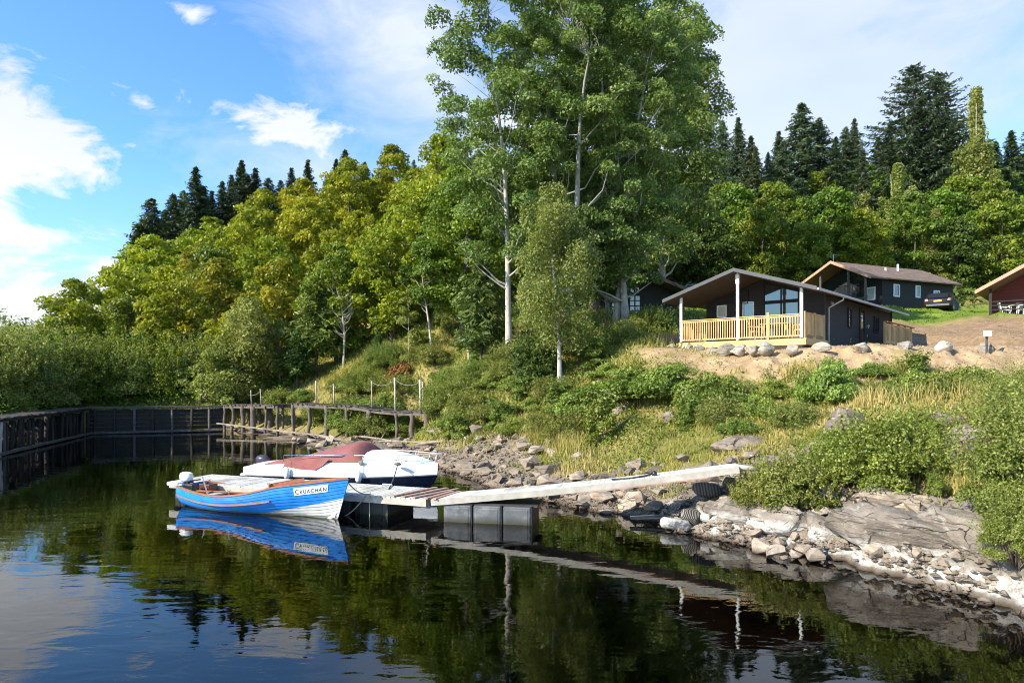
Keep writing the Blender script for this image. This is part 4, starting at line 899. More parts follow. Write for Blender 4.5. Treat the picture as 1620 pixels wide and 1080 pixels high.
def boulder_mesh(seed, d):
    bm = bmesh.new(); bmesh.ops.create_icosphere(bm, subdivisions=4, radius=1); co = np.array([v.co for v in bm.verts]); rg = np.random.default_rng(seed)
    for q in unit(rg.normal(size=(9, 3))):          # a few worn facets
        k = co @ q; lim = rg.uniform(.5, .78); co = co - np.maximum(0, k - lim)[:, None] * q * .85
    k = (fbm(co[:, 0] * 1.3, co[:, 1] * 1.3, co[:, 2] * 1.3, seed, 4) - .5) * .35; co = co * (1 + k)[:, None] * np.array(d)
    for v, c in zip(bm.verts, co): v.co = c
    me = bpy.data.meshes.new('boulder'); bm.to_mesh(me); bm.free(); me.materials.append(M['boulder']); me.polygons.foreach_set('use_smooth', [True] * len(me.polygons)); return me
BV = [boulder_mesh(450 + i, (1, .72, .62)) for i in range(5)]
for i, (px, D, s) in enumerate([(1225, 13.4, .22), (1258, 13.3, .16), (1290, 13.15, .26), (1240, 13.1, .10), (1205, 13.8, .3), (1275, 13.7, .2)]):
    rock(RV[i % 9], 'stone', at(px, D), D, s * 1.3, ['pale squared stone left of the gap in the white-banded ledges', 'small square stone between the two pale shore stones', 'pale rounded stone right of the gap in the white-banded ledges', 'tiny stone in the water below the pale shore stones', 'tilted slab stone dipping into the water beside the pale stones', 'block behind the pale shore stones'][i], z=.06).data.materials[0]
# row of boulders along the crest by the cabin
CREST = [(1031, 32.0, .26), (1046, 31.8, .24), (1062, 31.4, .36), (1086, 30.9, .36), (1106, 30.2, .36), (1126, 29.6, .38), (1150, 28.9, .44), (1170, 28.6, .40), (1190, 28.0, .40), (1214, 27.5, .46), (1253, 26.9, .42), (1300, 26.6, .48), (1362, 26.3, .56), (1432, 26.1, .48), (1493, 26.0, .44), (1560, 25.8, .50)]
for i, (px, D, s) in enumerate(CREST):
    x_ = at(px, D); rock(BV[i % 5], 'boulder', x_, D, s * (1.35 if i < 10 else 1.05), f'pale boulder, {ORD[i]} from the left in the row along the sandy crest', 'boulder', 'pale boulders edging the cabin terrace', .52, (random.uniform(-.15, .15), random.uniform(-.15, .15), random.uniform(-.9, .9)), z=max(G(x_, D), 4.72))
for o in [o for o in COL.objects if o.name.startswith('boulder')]: o.scale = (o.scale[0] * random.uniform(.62, .8), o.scale[1] * .8, o.scale[2] * random.uniform(.72, .95))
# ================================================================== BUILDINGS
def glassmat(name, tint, rough=.03, base=(.02, .025, .03)):
    m, nt, out = newmat(name); b = N(nt, 'ShaderNodeBsdfPrincipled', Roughness=rough); b.inputs['Base Color'].default_value = c4(base)
    b.inputs['Specular IOR Level'].default_value = 1.0; b.inputs['IOR'].default_value = 1.7
    L(nt, b.outputs[0], out.inputs[0]); return m
M['glass'] = glassmat('window_glass', None)
M['curtain'] = simple('pale_blind', (.42, .46, .38), .7, .15, 6)
M['clad_black'] = simple('clad_black', (.016, .015, .015), .75, .35, 3, .5, 12, stretch=(.3, .3, 6))
M['clad_dark'] = simple('clad_dark', (.035, .028, .026), .8, .35, 3, .5, 12, stretch=(.3, .3, 6))
M['clad_red'] = simple('clad_red', (.16, .035, .03), .8, .25, 3, .5, 12, stretch=(.3, .3, 6))
M['felt_grey'] = simple('roof_felt', (.16, .17, .18), .9, .2, 2, .3, 30)
M['shingle'] = simple('roof_shingle', (.17, .115, .085), .95, .4, 2.5, .8, 9, dirt=((.10, .11, .05), .6))
M['fascia'] = simple('fascia_grey', (.055, .058, .062), .6, .12, 3)
M['barge'] = simple('barge_wood', (.45, .26, .17), .75, .2, 4, .3, 15)
M['soffit'] = simple('soffit_wood', (.20, .105, .06), .7, .25, 3, .3, 9, stretch=(8, .4, 1))
M['soffit_dark'] = simple('soffit_dark', (.05, .032, .025), .7, .25, 3, .3, 9)
M['pine_new'] = simple('new_pine', (.50, .33, .14), .7, .2, 3, .3, 12, dirt=((.36, .22, .09), .56), island=.16)
M['pine_deck'] = simple('deck_boards', (.60, .47, .28), .75, .15, 3, .3, 12)
M['post_white'] = simple('post_white', (.74, .74, .73), .5, .05, 4)
M['block'] = simple('plinth_block', (.30, .27, .25), .9, .15, 3, .4, 12)
M['frame_white'] = simple('frame_white', (.78, .78, .77), .5, .04, 5)
M['gutter'] = simple('gutter_grey', (.42, .42, .42), .45, .08, 5)
def win(parent, u, v, z0, z1, w, axis, fm='frame_white', gm='glass', cols=1, rows=1, t=.05, slope=0.0, out=-1, name='window'):
    """window in a wall plane; axis 'u' (wall faces -v) or 'v' (wall faces +u). u/v = start of opening"""
    def pt(a, z, d):     # a along, d outward
        return Vector((u + a, v - d, z)) if axis == 'u' else Vector((u + d, v + a, z))
    mb = MB(); ztop = lambda a: z1 + slope * a
    def memb(a0, za, a1, zb, tt, d=.045):
        A, B = pt(a0, za, .03), pt(a1, zb, .03); mb.bar(A, B, tt, .07, up=(pt(0, 0, 1) - pt(0, 0, 0)))
    memb(0, z0, w, z0, t); memb(0, ztop(0), w, ztop(w), t); memb(t / 2, z0, t / 2, ztop(0), t); memb(w - t / 2, z0, w - t / 2, ztop(w), t)
    for c in range(1, cols): a = w * c / cols; memb(a, z0, a, ztop(a), t * .8)
    for r in range(1, rows): zz = z0 + (z1 - z0) * r / rows; memb(0, zz, w, zz + 0 * slope, t * .7)
    f = mb.build(name, M[fm], parent, fix=True)
    g = MB(); g.add([pt(.0, z0, .018), pt(w, z0, .018), pt(w, ztop(w), .018), pt(0, ztop(0), .018), pt(0, z0, .006), pt(w, z0, .006), pt(w, ztop(w), .006), pt(0, ztop(0), .006)], [(0, 1, 2, 3), (7, 6, 5, 4), (0, 4, 5, 1), (1, 5, 6, 2), (2, 6, 7, 3), (3, 7, 4, 0)])
    g.build('pane', M[gm], f); return f
def gable_prism(mb, hw, v0, v1, z0, ze, za, mi=0):
    """wall block with gable ends; hw half width"""
    P_ = [(-hw, v0, z0), (hw, v0, z0), (hw, v0, ze), (0, v0, za), (-hw, v0, ze)]; mb.prism(P_, (0, 1, 0), v1 - v0, mi)
def roof_planes(mb, hw, v0, v1, ze, za, t, mi=0):
    for s in (-1, 1):
        P_ = [(0, v0, za), (s * hw, v0, ze), (s * hw, v0, ze - t), (0, v0, za - t)]; mb.prism(P_, (0, 1, 0), v1 - v0, mi)

# ---- cabin with the pine verandah. local u = along its front (x), v = back (y)
RZ1 = math.atan2(-3.7, 4.1)
c1 = thing('cabin', (9.85, 29.85, 0), 'black timber cabin with low grey roof and new pine verandah on white posts', 'cabin', rz=RZ1)
zd = 5.2; za, ze = 8.27, 7.38
sl = (za - ze) / 2.76; hwR = 3.42; zeR = za - sl * hwR
mb = MB(); gable_prism(mb, 2.76, 2.8, 14.2, 4.5, ze - .13, za - .13); mb.build('wall', M['clad_black'], c1)
mb = MB(); roof_planes(mb, hwR, -.35, 14.8, zeR + .02, za + .02, .09)
rf = mb.build('roof', M['felt_grey'], c1)
mb = MB(); roof_planes(mb, hwR - .02, -.33, 2.79, zeR - .075, za - .075, .04); mb.build('soffit', M['soffit_dark'], rf)
mb = MB()
for s in (-1, 1): mb.prism([(0, -.40, za + .06), (s * (hwR + .04), -.40, zeR + .06), (s * (hwR + .04), -.40, zeR - .10), (0, -.40, za - .10)], (0, 1, 0), .045)
mb.build('bargeboard', M['fascia'], rf)
mb = MB(); mb.prism([(hwR + .02, -.38, zeR + .0), (hwR + .13, -.38, zeR + .0), (hwR + .12, -.38, zeR - .09), (hwR + .03, -.38, zeR - .09)], (0, 1, 0), 15.2); mb.build('gutter', M['gutter'], rf)
mb = MB(); mb.tube([(hwR + .07, 2.95, zeR - .08), (hwR + .07, 2.95, zeR - .2), (2.86, 3.05, zeR - .5), (2.86, 3.05, 4.6)], .04, 8); mb.build('downpipe', M['gutter'], c1, smooth=True)
for u in (-2.72, 0, 2.72):
    mb = MB(); mb.box((u, .05, (zd + (za if u == 0 else ze)) / 2 - .04), (.11, .11, (za if u == 0 else ze) - zd - .12)); 
    if u == 0: mb.box((u, .05, za - .38), (.15, .15, .42))
    mb.build('post', M['post_white'], c1, bevel=.006)
mb = MB(); mb.box((0, 1.42, zd - .12), (5.7, 2.7, .2))
for k in range(18): mb.box((0, .15 + k * .15, zd + .0), (5.74, .14, .028))
mb.build('deck', M['pine_deck'], c1)
mb = MB(); mb.box((0, -.02, zd - .15), (5.86, .05, .26)); mb.box((2.92, 1.38, zd - .15), (.05, 2.7, .26)); mb.box((-2.92, 1.38, zd - .15), (.05, 2.7, .26)); mb.build('deck_fascia', M['pine_new'], c1)
mb = MB(); mb.box((.4, .35, 4.72), (4.6, .3, .55)); mb.box((2.5, 1.5, 4.72), (.3, 2.2, .549)); mb.build('plinth', M['block'], c1)
def balustrade(parent, a, b, z, n, h=1.0, bw=.045, cap=True, name='balustrade', mat='pine_new', posts=(0, 1)):
    a = Vector((*a, z)); b = Vector((*b, z)); mb = MB(); up = Vector((0, 0, 1)); d = (b - a).normalized(); rz = math.atan2(d.y, d.x)
    mb.bar(a + up * h, b + up * h, .09, .035); mb.bar(a + up * (h - .08), b + up * (h - .08), .04, .07); mb.bar(a + up * .1, b + up * .1, .04, .07)
    for i in range(n):
        p = a.lerp(b, (i + .5) / n) + Vector((-d.y, d.x, 0)) * -.025; mb.box(p + up * (h * .52), (bw, .02, h - .12), rz)
    for t in posts:
        p = a.lerp(b, t); mb.box(p + up * (h * .5 + .03), (.1, .1, h + .08), rz); mb.box(p + up * (h + .1), (.13, .13, .04), rz)
    return mb.build(name, M[mat], parent)
balustrade(c1, (-2.66, .0), (-.06, .0), zd, 24, posts=()); balustrade(c1, (.06, .0), (2.66, .0), zd, 24, posts=(.5,))
balustrade(c1, (-2.8, .1), (-2.8, 2.7), zd, 20, posts=(.5,))
mb = MB()
for k in range(14): mb.box((2.80, .28 + k * .165, zd + .58), (.03, .15, .92))
mb.box((2.80, 1.35, zd + 1.06), (.09, 2.5, .04)); mb.box((2.79, 1.35, zd + .14), (.05, 2.4, .05)); 
for vv_ in (.16, 1.35, 2.55): mb.box((2.8, vv_, zd + .55), (.1, .1, 1.12))
mb.build('side_panel', M['pine_new'], c1)
wv = 2.8
win(c1, .05, wv, 5.3, 7.02, 1.62, 'u', 'clad_black', cols=2, name='glass_door'); w_ = win(c1, .05, wv, 7.12, 7.98, 1.62, 'u', 'clad_black', cols=2, slope=-sl, name='gable_window')
win(c1, -1.78, wv, 7.12, 7.12 + .22, 1.1, 'u', 'clad_black', slope=sl, name='gable_window')
win(c1, -2.25, wv, 6.55, 7.08, .5, 'u', 'frame_white', 'curtain'); win(c1, -.95, wv, 6.45, 7.15, .55, 'u', 'frame_white')
win(c1, 2.76, 6.1, 6.0, 6.9, .55, 'v', 'clad_dark'); win(c1, 2.76, 10.6, 6.0, 6.8, .9, 'v', 'clad_dark', cols=2)
win(c1, 2.76, 8.0, 5.1, 7.0, .85, 'v', 'clad_dark', name='door', gm='glass')
for k, (vv_, zz) in enumerate([(3.6, 6.9), (9.3, 6.2)]):
    mb = MB(); mb.box((2.80, vv_, zz), (.08, .12, .18)); mb.sphere((2.87, vv_, zz + .02), .05, 8); mb.build('wall_lamp', M['steel'], c1)
# corner boards
for uu, vv_ in ((-2.77, 2.79), (2.77, 2.79), (2.77, 14.15)):
    mb = MB(); mb.box((uu, vv_, 5.95), (.07, .07, 2.7)); mb.build('corner_board', M['clad_dark'], c1)
# side ramp rail near the rear door
mb = MB()
for k in range(22): mb.box((3.9, 8.4 + k * .24, 5.75), (.022, .12, 1.0))
mb.bar((3.88, 8.3, 6.2), (3.88, 13.7, 6.2), .05, .09); mb.bar((3.88, 8.3, 5.35), (3.88, 13.7, 5.35), .05, .09)
for k in range(5): mb.box((3.84, 8.3 + k * 1.35, 5.6), (.1, .1, 1.5))
mb.build('ramp_rail', M['pine_new'], c1)
mb = MB(); mb.bar((3.95, 8.2, 6.32), (3.95, 13.8, 6.32), .12, .035); mb.build('handrail', simple('handrail_red', (.30, .11, .06), .6, .2, 5), c1)
mb = MB(); mb.box((3.3, 11, 4.95), (1.1, 5.4, .14)); mb.build('ramp', M['pine_deck'], c1)
# things on the deck
def garden_chair(name, mat, label, group=None, loc=(0, 0, 0), rz=0):
    t = thing(name, loc, label, 'chair', group, rz)
    mb = MB(); mb.box((0, 0, .42), (.46, .44, .04)); mb.box((0, .02, .45), (.4, .36, .02)); mb.build('seat', mat, t, bevel=.01)
    mb = MB()
    for k in range(5): mb.bar((-.17 + k * .085, .22, .46), (-.17 + k * .085, .33, .9), .055, .018)
    mb.bar((-.23, .34, .9), (.23, .34, .9), .03, .07); mb.build('backrest', mat, t)
    for sx_ in (-1, 1):
        for sy in (-1, 1): mb = MB(); mb.bar((sx_ * .2, sy * .18, .42), (sx_ * .24, sy * .22, 0), .045, .035); mb.build('leg', mat, t)
        mb = MB(); mb.bar((sx_ * .25, -.2, .64), (sx_ * .25, .3, .66), .05, .03); mb.bar((sx_ * .25, -.18, .64), (sx_ * .24, -.2, .42), .035, .03); mb.build('armrest', mat, t)
    return t
def table(name, mat, label, loc, rz=0):
    t = thing(name, loc, label, 'table', None, rz); mb = MB(); mb.box((0, 0, .72), (1.3, .8, .04)); mb.build('tabletop', mat, t, bevel=.012)
    for sx_ in (-1, 1):
        for sy in (-1, 1): mb = MB(); mb.bar((sx_ * .5, sy * .3, .7), (sx_ * .56, sy * .34, 0), .05, .05); mb.build('leg', mat, t)
    return t
def loc_of(root, u, v, z): c_, s_ = math.cos(root.rotation_euler.z), math.sin(root.rotation_euler.z); return (root.location.x + u * c_ - v * s_, root.location.y + u * s_ + v * c_, z)
table('table', M['pine_new'], 'pine table behind the verandah balustrade of the black cabin', loc_of(c1, 1.2, 1.4, zd + .014), RZ1)
ch = garden_chair('chair', M['pine_new'], 'pine chair left of the table on the pine verandah', None, loc_of(c1, .3, 1.4, zd + .014), RZ1 + 1.5)
ch2 = copy_tree(ch); ch2.location = loc_of(c1, 2.15, 1.5, zd + .014); ch2.rotation_euler.z = RZ1 - 1.5; ch2['label'] = 'pine chair right of the table on the pine verandah'

# ---- brown-roofed cabin
def cabin2(name, loc, rz, label, hw, L_, z0, ze, za, wall, roof, barge, over=.55, ver=1.6, deckz=None, soffit='soffit'):
    c = thing(name, (loc[0], loc[1], 0), label, 'cabin', rz=rz); sl = (za - ze) / hw; R2 = hw + over; zr = za - sl * R2
    mb = MB(); gable_prism(mb, hw, ver, L_, z0 - 1.2, ze - .14, za - .14); mb.build('wall', M[wall], c)
    mb = MB(); roof_planes(mb, R2, -.5, L_ + .5, zr + .02, za + .02, .1); rf = mb.build('roof', M[roof], c)
    mb = MB()
    for s in (-1, 1): mb.prism([(0, -.56, za + .07), (s * (R2 + .04), -.56, zr + .07), (s * (R2 + .04), -.56, zr - .17), (0, -.56, za - .17)], (0, 1, 0), .05)
    mb.build('bargeboard', M[barge], rf)
    mb = MB(); roof_planes(mb, R2 - .03, -.48, ver - .01, zr - .085, za - .085, .035); mb.build('soffit', M[soffit], rf)
    mb = MB(); mb.box((0, ver / 2, z0 - .1), (hw * 2 + .1, ver + .1, .18)); mb.build('deck', M['clad_dark'], c)
    return c, rf, zr, sl
c2, rf2, zr2, sl2 = cabin2('cabin', (27.4, 57.9), math.atan2(-.912, .41), 'dark cabin with brown mossy shingle roof behind the verandah cabin', 3.2, 10.5, 9.25, 11.95, 13.45, 'clad_black', 'shingle', 'barge')
for u in (-3.0, -1.4, 1.4, 3.0):
    mb = MB(); ht = 13.45 - sl2 * abs(u) - .12; mb.box((u, -.1, (9.2 + ht) / 2), (.14, .14, ht - 9.2)); mb.build('post', M['timber_grey'], c2)
for v_, w_, z_ in ((2.9, .75, 10.35), (5.6, .6, 10.4), (7.9, .8, 10.1)): win(c2, 3.2, v_, z_, z_ + .95, w_, 'v', 'frame_white', t=.09)
win(c2, -1.2, 1.6, 9.4, 11.6, 2.4, 'u', 'clad_black', cols=3, name='glass_door'); win(c2, .2, 1.6, 11.8, 12.9, 1.7, 'u', 'clad_black', slope=-sl2, name='gable_window')
win(c2, 1.7, 1.6, 10.1, 11.1, .9, 'u', 'frame_white', 'curtain', t=.08)
balustrade(c2, (-3.1, -.1), (3.1, -.1), 9.25, 8, .9, .06, mat='timber_grey', posts=(0, .5, 1))
mb = MB(); mb.tube([(1.2, 6.2, 12.6), (1.2, 6.2, 13.5)], .09, 8); mb.build('flue', M['white'], rf2); mb = MB(); mb.tube([(1.4, 4.4, 12.5), (1.4, 4.4, 13.05)], .11, 8); mb.build('flue', M['gutter'], rf2)
mb = MB(); mb.box((3.26, 1.05, 11.0), (.05, .7, .25)); 
mb = MB(); mb.bar((0, -.2, 13.4), (0, -.2, 14.1), .03, .03); mb.bar((-.5, -.2, 14.0), (.5, -.2, 14.0), .02, .02); mb.bar((-.3, -.2, 13.8), (.3, -.2, 13.8), .02, .02); mb.build('aerial', M['steel'], rf2)
ch = garden_chair('chair', M['white'], 'white garden chair on the verandah of the brown-roofed cabin', None, loc_of(c2, 1.6, .6, 9.24), 2)

# ---- red cabin at the right edge
c3, rf3, zr3, sl3 = cabin2('cabin', (33.55, 42.5), -.72, 'red-brown cabin with wooden gable soffit cut by the right edge', 3.3, 9, 7.55, 9.56, 11.45, 'clad_red', 'shingle', 'barge', ver=2.6)
for u in (-3.1, 0, 3.1):
    mb = MB(); ht = 11.3 - sl3 * abs(u) - .12; mb.box((u, .0, (7.0 + ht) / 2), (.17, .17, ht - 7.0)); mb.build('post', M['timber_black'], c3)
win(c3, -1.3, 2.6, 7.7, 9.7, 2.6, 'u', 'frame_white', cols=2, name='glass_door')
mb = MB()
for z_ in (8.02, 8.3, 8.55): mb.bar((-3.1, -.02, z_), (3.1, -.02, z_), .04, .07)
mb.build('balustrade', M['timber_black'], c3)
g3 = garden_chair('garden_chair', M['white'], 'white garden chair at the left end of the red cabin deck', 'white chairs on the red cabin deck', loc_of(c3, -2.45, 1.0, 7.6), 1.3)
for i, (u, v_, a, lab) in enumerate([(-1.5, 1.7, .1, 'white garden chair behind the white table on the red cabin deck'), (-1.35, .45, 3.2, 'white garden chair in front of the white table on the red cabin deck'), (-.45, 1.1, -1.4, 'white garden chair right of the white table on the red cabin deck')]):
    q = copy_tree(g3); q.location = loc_of(c3, u, v_, 7.6); q.rotation_euler.z = a; q['label'] = lab
table('garden_table', M['white'], 'white garden table on the red cabin deck', loc_of(c3, -1.5, 1.05, 7.59), -.1)

# ---- black cabin under the poplars
c4_, rf4, zr4, sl4 = cabin2('cabin', (9.9, 50.5), .12, 'black cabin in deep shade under the poplars with small white-paned windows', 2.9, 8.5, 8.05, 10.2, 11.3, 'clad_black', 'felt_grey', 'timber_black', ver=1.2, over=.8, soffit='soffit_dark')
M['pale_pane'] = simple('pale_curtain', (.80, .82, .84), .35, .12, 3)
win(c4_, -.95, 1.2, 8.25, 9.85, .95, 'u', 'clad_black', 'pale_pane', cols=2, rows=4, t=.09); win(c4_, -2.35, 1.2, 8.3, 9.6, .7, 'u', 'clad_black', 'pale_pane', cols=1, rows=4, t=.09)
win(c4_, -.95, 1.2, 10.0, 10.72, .9, 'u', 'clad_black', 'pale_pane', cols=2, slope=-.3, t=.1, name='gable_window')
for u in (-2.8, 2.8): mb = MB(); mb.box((u, -.1, 8.9), (.13, .13, 3.0)); mb.build('post', M['timber_black'], c4_)

# ---- parked cars
M['car_glass'] = simple('car_glass', (.012, .014, .016), .15, .1, 2, spec=.4)
def car(name, loc, rz, label, paint):
    t = thing(name, loc, label, 'car', None, rz); W_ = .87
    prof = [(-2.2, .42), (-2.25, .72), (-2.2, .95), (-2.05, 1.02), (-1.75, 1.42), (-.4, 1.47), (.35, 1.42), (1.05, .98), (1.95, .86), (2.2, .66), (2.22, .38), (1.9, .25), (-1.95, .25)]
    secs = []
    for w in (-1, -.93, -.6, 0, .6, .93, 1):
        s_ = []
        for (x, z) in prof:
            tuck = 1 - .18 * max(0, (z - .9) / .57); yy = w * W_ * tuck; xx = x * (1 - .035 * abs(w) ** 3); s_.append(Vector((xx, yy, z - (.02 * abs(w) ** 4 if z > 1 else 0))))
        secs.append(s_)
    mb = MB(); mb.loft(secs, close=True, capends=True); body = mb.build('body', paint, t, smooth=True, autosm=32)
    mb = MB()
    for s in (-1, 1):
        mb.prism([(-1.72, s * .80, 1.02), (-1.5, s * .735, 1.38), (.3, s * .735, 1.38), (.88, s * .80, 1.03)], (0, s, 0), .02)
    mb.prism([(-2.05, -.66, 1.05), (-2.05, .66, 1.05), (-1.83, .58, 1.38), (-1.83, -.58, 1.38)], (-1, 0, .3), .025)
    mb.prism([(1.08, -.68, 1.0), (1.08, .68, 1.0), (.46, .6, 1.39), (.46, -.6, 1.39)], (1, 0, 1.2), .02); mb.build('windows', M['car_glass'], t)
    for x in (-1.35, 1.38):
        for s in (-1, 1):
            mb = MB(); mb.tube([(x, s * .66, .32), (x, s * .90, .32)], .32, 20); wh = mb.build('wheel', M['black'], t, smooth=True, autosm=30); mb = MB(); mb.tube([(x, s * .905, .32), (x, s * .92, .32)], .2, 14); mb.build('rim', M['steel'], wh)
    red = simple('tail_red', (.22, .01, .01), .25, .05, 4); amber = M['white']
    for s in (-1, 1):
        mb = MB(); mb.prism([(-2.235, s * .60, .80), (-2.235, s * .80, .80), (-2.18, s * .80, .98), (-2.18, s * .66, .98)], (-1, 0, 0), .03); mb.box((-2.13, s * .83, .88), (.2, .06, .2)); mb.build('tail_light', red, t)
        mb = MB(); mb.box((2.12, s * .62, .68), (.16, .3, .13)); mb.build('headlight', M['white'], t)
    mb = MB(); mb.box((-2.27, 0, .80), (.02, .5, .12)); mb.build('number_plate', simple('plate_yellow', (.75, .58, .06), .5, .05, 4), t)
    mb = MB(); mb.box((-2.22, 0, .5), (.12, 1.5, .16)); mb.build('bumper', simple('bumper_' + name, (.10, .10, .105), .4, .1, 5), t, bevel=.03); return t
pt_black = simple('car_black', (.008, .008, .008), .55, .2, 3, spec=.2); pt_blue = simple('car_blue', (.20, .24, .32), .2, .1, 3, coat=1.0)
xx = at(1491, 52.5); car('parked_car', (xx, 52.5, G(xx, 52.5) - .0), R_(50), 'black estate car with yellow rear plate parked on the lawn drive', pt_black)
xx = at(1092, 62); car('parked_car', (xx, 62, G(xx, 62)), R_(170), 'silver-blue car glimpsed beneath the verandah roof of the pine-decked cabin', pt_blue)

# ---- small white box on a post
t = thing('meter_post', (at(1561, 25.4), 25.4, G(at(1561, 25.4), 25.4)), 'short post with a small white box on the sandy crest', 'post')
mb = MB(); mb.box((0, 0, .3), (.06, .06, .9)); mb.build('post', M['timber_grey'], t); mb = MB(); mb.box((0, -.05, .66), (.24, .1, .2)); mb.box((0, -.05, .77), (.27, .13, .025)); mb.build('box', M['white'], t, bevel=.01)

# ================================================================== TIMBER JETTY AND BASIN WALLS
A_, B_ = Vector((-19.2, 45.6, 0)), Vector((-4.5, 36.0, 0))
def jl(px):   # where the bearing of px meets the jetty line
    k = (px - CX) / F; dx, dy = B_.x - A_.x, B_.y - A_.y; s = (k * A_.y - A_.x) / (dx - k * dy); return A_.lerp(B_, s)
jt = thing('timber_jetty', (jl(520).x, jl(520).y, 0), 'rotting timber jetty on crooked posts along the shore behind the motor cruiser', 'jetty'); O_ = Vector(jt.location); M['timber_weathered'] = simple('timber_weathered', (.27, .225, .175), .9, .35, 5, .6, 25, dirt=((.09, .07, .05), .52))
dJ = (B_ - A_).normalized(); nJ = Vector((-dJ.y, dJ.x, 0))
def jz(px):    # sagging deck
    pts = [(350, 640), (435, 640), (463, 638), (520, 640), (560, 641), (590, 647), (620, 650), (680, 651), (736, 654)]
    for (a, za_), (b, zb) in zip(pts, pts[1:]):
        if a <= px <= b: py = za_ + (zb - za_) * (px - a) / (b - a); break
    return EYE + (HY - py) * jl(px).y / F
r = random.Random(4)
for px, bot in [(356, 671), (368, 678), (384, 684), (401, 686), (421, 689), (439, 688), (464, 696), (489, 692), (517, 702), (549, 698), (583, 695), (628, 696), (652, 705), (675, 706)]:
    p = jl(px); zt = jz(px) - .1; g_ = min(G(p.x, p.y), EYE + (HY - bot) * p.y / F) - .35; w = r.choice([.10, .13, .16]) * (1.25 if px in (517, 583, 675, 401) else 1)
    mb = MB(); pts = [Vector((p.x + r.uniform(-.06, .06), p.y + r.uniform(-.05, .05), g_ + (zt - g_) * t)) - O_ for t in (0, .3, .6, .85, 1)]
    mb.tube(pts, [w * 1.0, w * .8, w * .9, w * .75, w * 1.05], 8); mb.build('post', M['timber_old'], jt, smooth=True)
    q = p + nJ * 1.25; g2 = min(G(q.x, q.y), zt) - .3; mb = MB(); mb.tube([Vector((q.x + .05, q.y, g2)) - O_, Vector((q.x, q.y, zt)) - O_], w * .85, 7); mb.build('rear_post', M['timber_old'], jt, smooth=True)
    if px in (421, 517, 583, 675): mb = MB(); mb.bar(Vector((p.x, p.y, zt - .06)) - O_ - nJ * .15, Vector((q.x, q.y, zt - .06)) - O_ + nJ * .15, .12, .14); mb.build('cross_beam', M['timber_old'], jt)
def deckrun(a, b, name='deck_boards', w=1.35):
    mb = MB(); n = int((jl(b) - jl(a)).length / .19)
    for k in range(n):
        if r.random() < .07: continue
        px = a + (b - a) * (k + .5) / n; p = jl(px); z = jz(px) - .02 + r.uniform(-.015, .02); ln = w + r.uniform(-.12, .25)
        mb.box(p + nJ * (ln / 2 - .12 + r.uniform(-.05, .05)) + Vector((0, 0, z)) - O_, (ln, .165, .045), math.atan2(nJ.y, nJ.x) + r.uniform(-.03, .03))
    mb.build(name, M['timber_grey'], jt)
    for off in (0, .6, 1.2):
        mb = MB(); pxs = [a + (b - a) * k / 8 for k in range(9)]
        for u_, v_ in zip(pxs, pxs[1:]): mb.bar(jl(u_) + nJ * off + Vector((0, 0, jz(u_) - .12)) - O_, jl(v_) + nJ * off + Vector((0, 0, jz(v_) - .12)) - O_, .09, .20)
        mb.build('stringer', M['timber_old'], jt)
deckrun(354, 434); deckrun(462, 684)
mb = MB(); mb.bar(jl(684) + nJ * .7 + Vector((0, 0, jz(684) - .05)) - O_, jl(718) + nJ * .7 + Vector((0, 0, jz(710) - .05)) - O_, .7, .09); mb.bar(jl(700) + nJ * .5 + Vector((0, 0, jz(700) - .15)) - O_, jl(735) + nJ * .4 + Vector((0, 0, jz(735) - .2)) - O_, .4, .1); mb.build('broken_boards', M['timber_old'], jt)
mb = MB(); mb.bar(jl(712) + nJ * .3 + Vector((0, 0, .7)) - O_, jl(737) + nJ * .3 + Vector((0, 0, 1.55)) - O_, .08, .18); mb.build('brace', M['timber_pale'], jt)
for px, tp, bt, w in [(392, 617, 640, .035), (407, 615, 640, .035), (495, 602, 638, .05), (523, 607, 640, .045), (583, 602, 640, .035), (620, 597, 648, .06), (660, 600, 650, .07), (664, 602, 650, .05)]:
    p = jl(px) + nJ * .25; zt = EYE + (HY - tp) * p.y / F; mb = MB(); mb.tube([Vector((p.x + .03, p.y, jz(px) - .05)) - O_, Vector((p.x - .02, p.y, zt)) - O_], [w, w * .85], 8); mb.build('rail_post', M['timber_pale'], jt, smooth=True)
def rope(parent, pts_, rad=.018, sag=.25, name='rope', mat=None, seg=10, org=None):
    mb = MB(); P_ = []
    for a, b in zip(pts_, pts_[1:]):
        a = Vector(a); b = Vector(b)
        for k in range(seg): t = k / seg; P_.append(a.lerp(b, t) - Vector((0, 0, 4 * sag * t * (1 - t) * (b - a).length)))
    P_.append(Vector(pts_[-1])); mb.tube(P_, rad, 6); return mb.build(name, mat or M['rope'], parent, smooth=True)
def rp(px, tp): p = jl(px) + nJ * .25; return Vector((p.x, p.y, EYE + (HY - tp) * p.y / F)) - O_
rope(jt, [rp(484, 612), rp(495, 603), rp(523, 608)], .012, .14); rope(jt, [rp(583, 604), rp(620, 600), rp(660, 603)], .013, .15); rope(jt, [rp(390, 625), rp(407, 618)], .014, .1)
mb = MB()
pa = [Vector((jl(345).x, jl(345).y - .2, EYE - 69 * jl(345).y / F)), Vector((jl(510).x, jl(510).y - .25, EYE - 88 * jl(510).y / F)), Vector((jl(596).x, jl(596).y - .3, EYE - 106 * jl(596).y / F))]
for a, b in zip(pa, pa[1:]): mb.bar(a - O_, b - O_, .06, .09); mb.bar(a - O_ + Vector((0, .5, -.25)), b - O_ + Vector((0, .5, -.2)), .05, .07)
mb.build('waling_rail', M['timber_weathered'], jt)
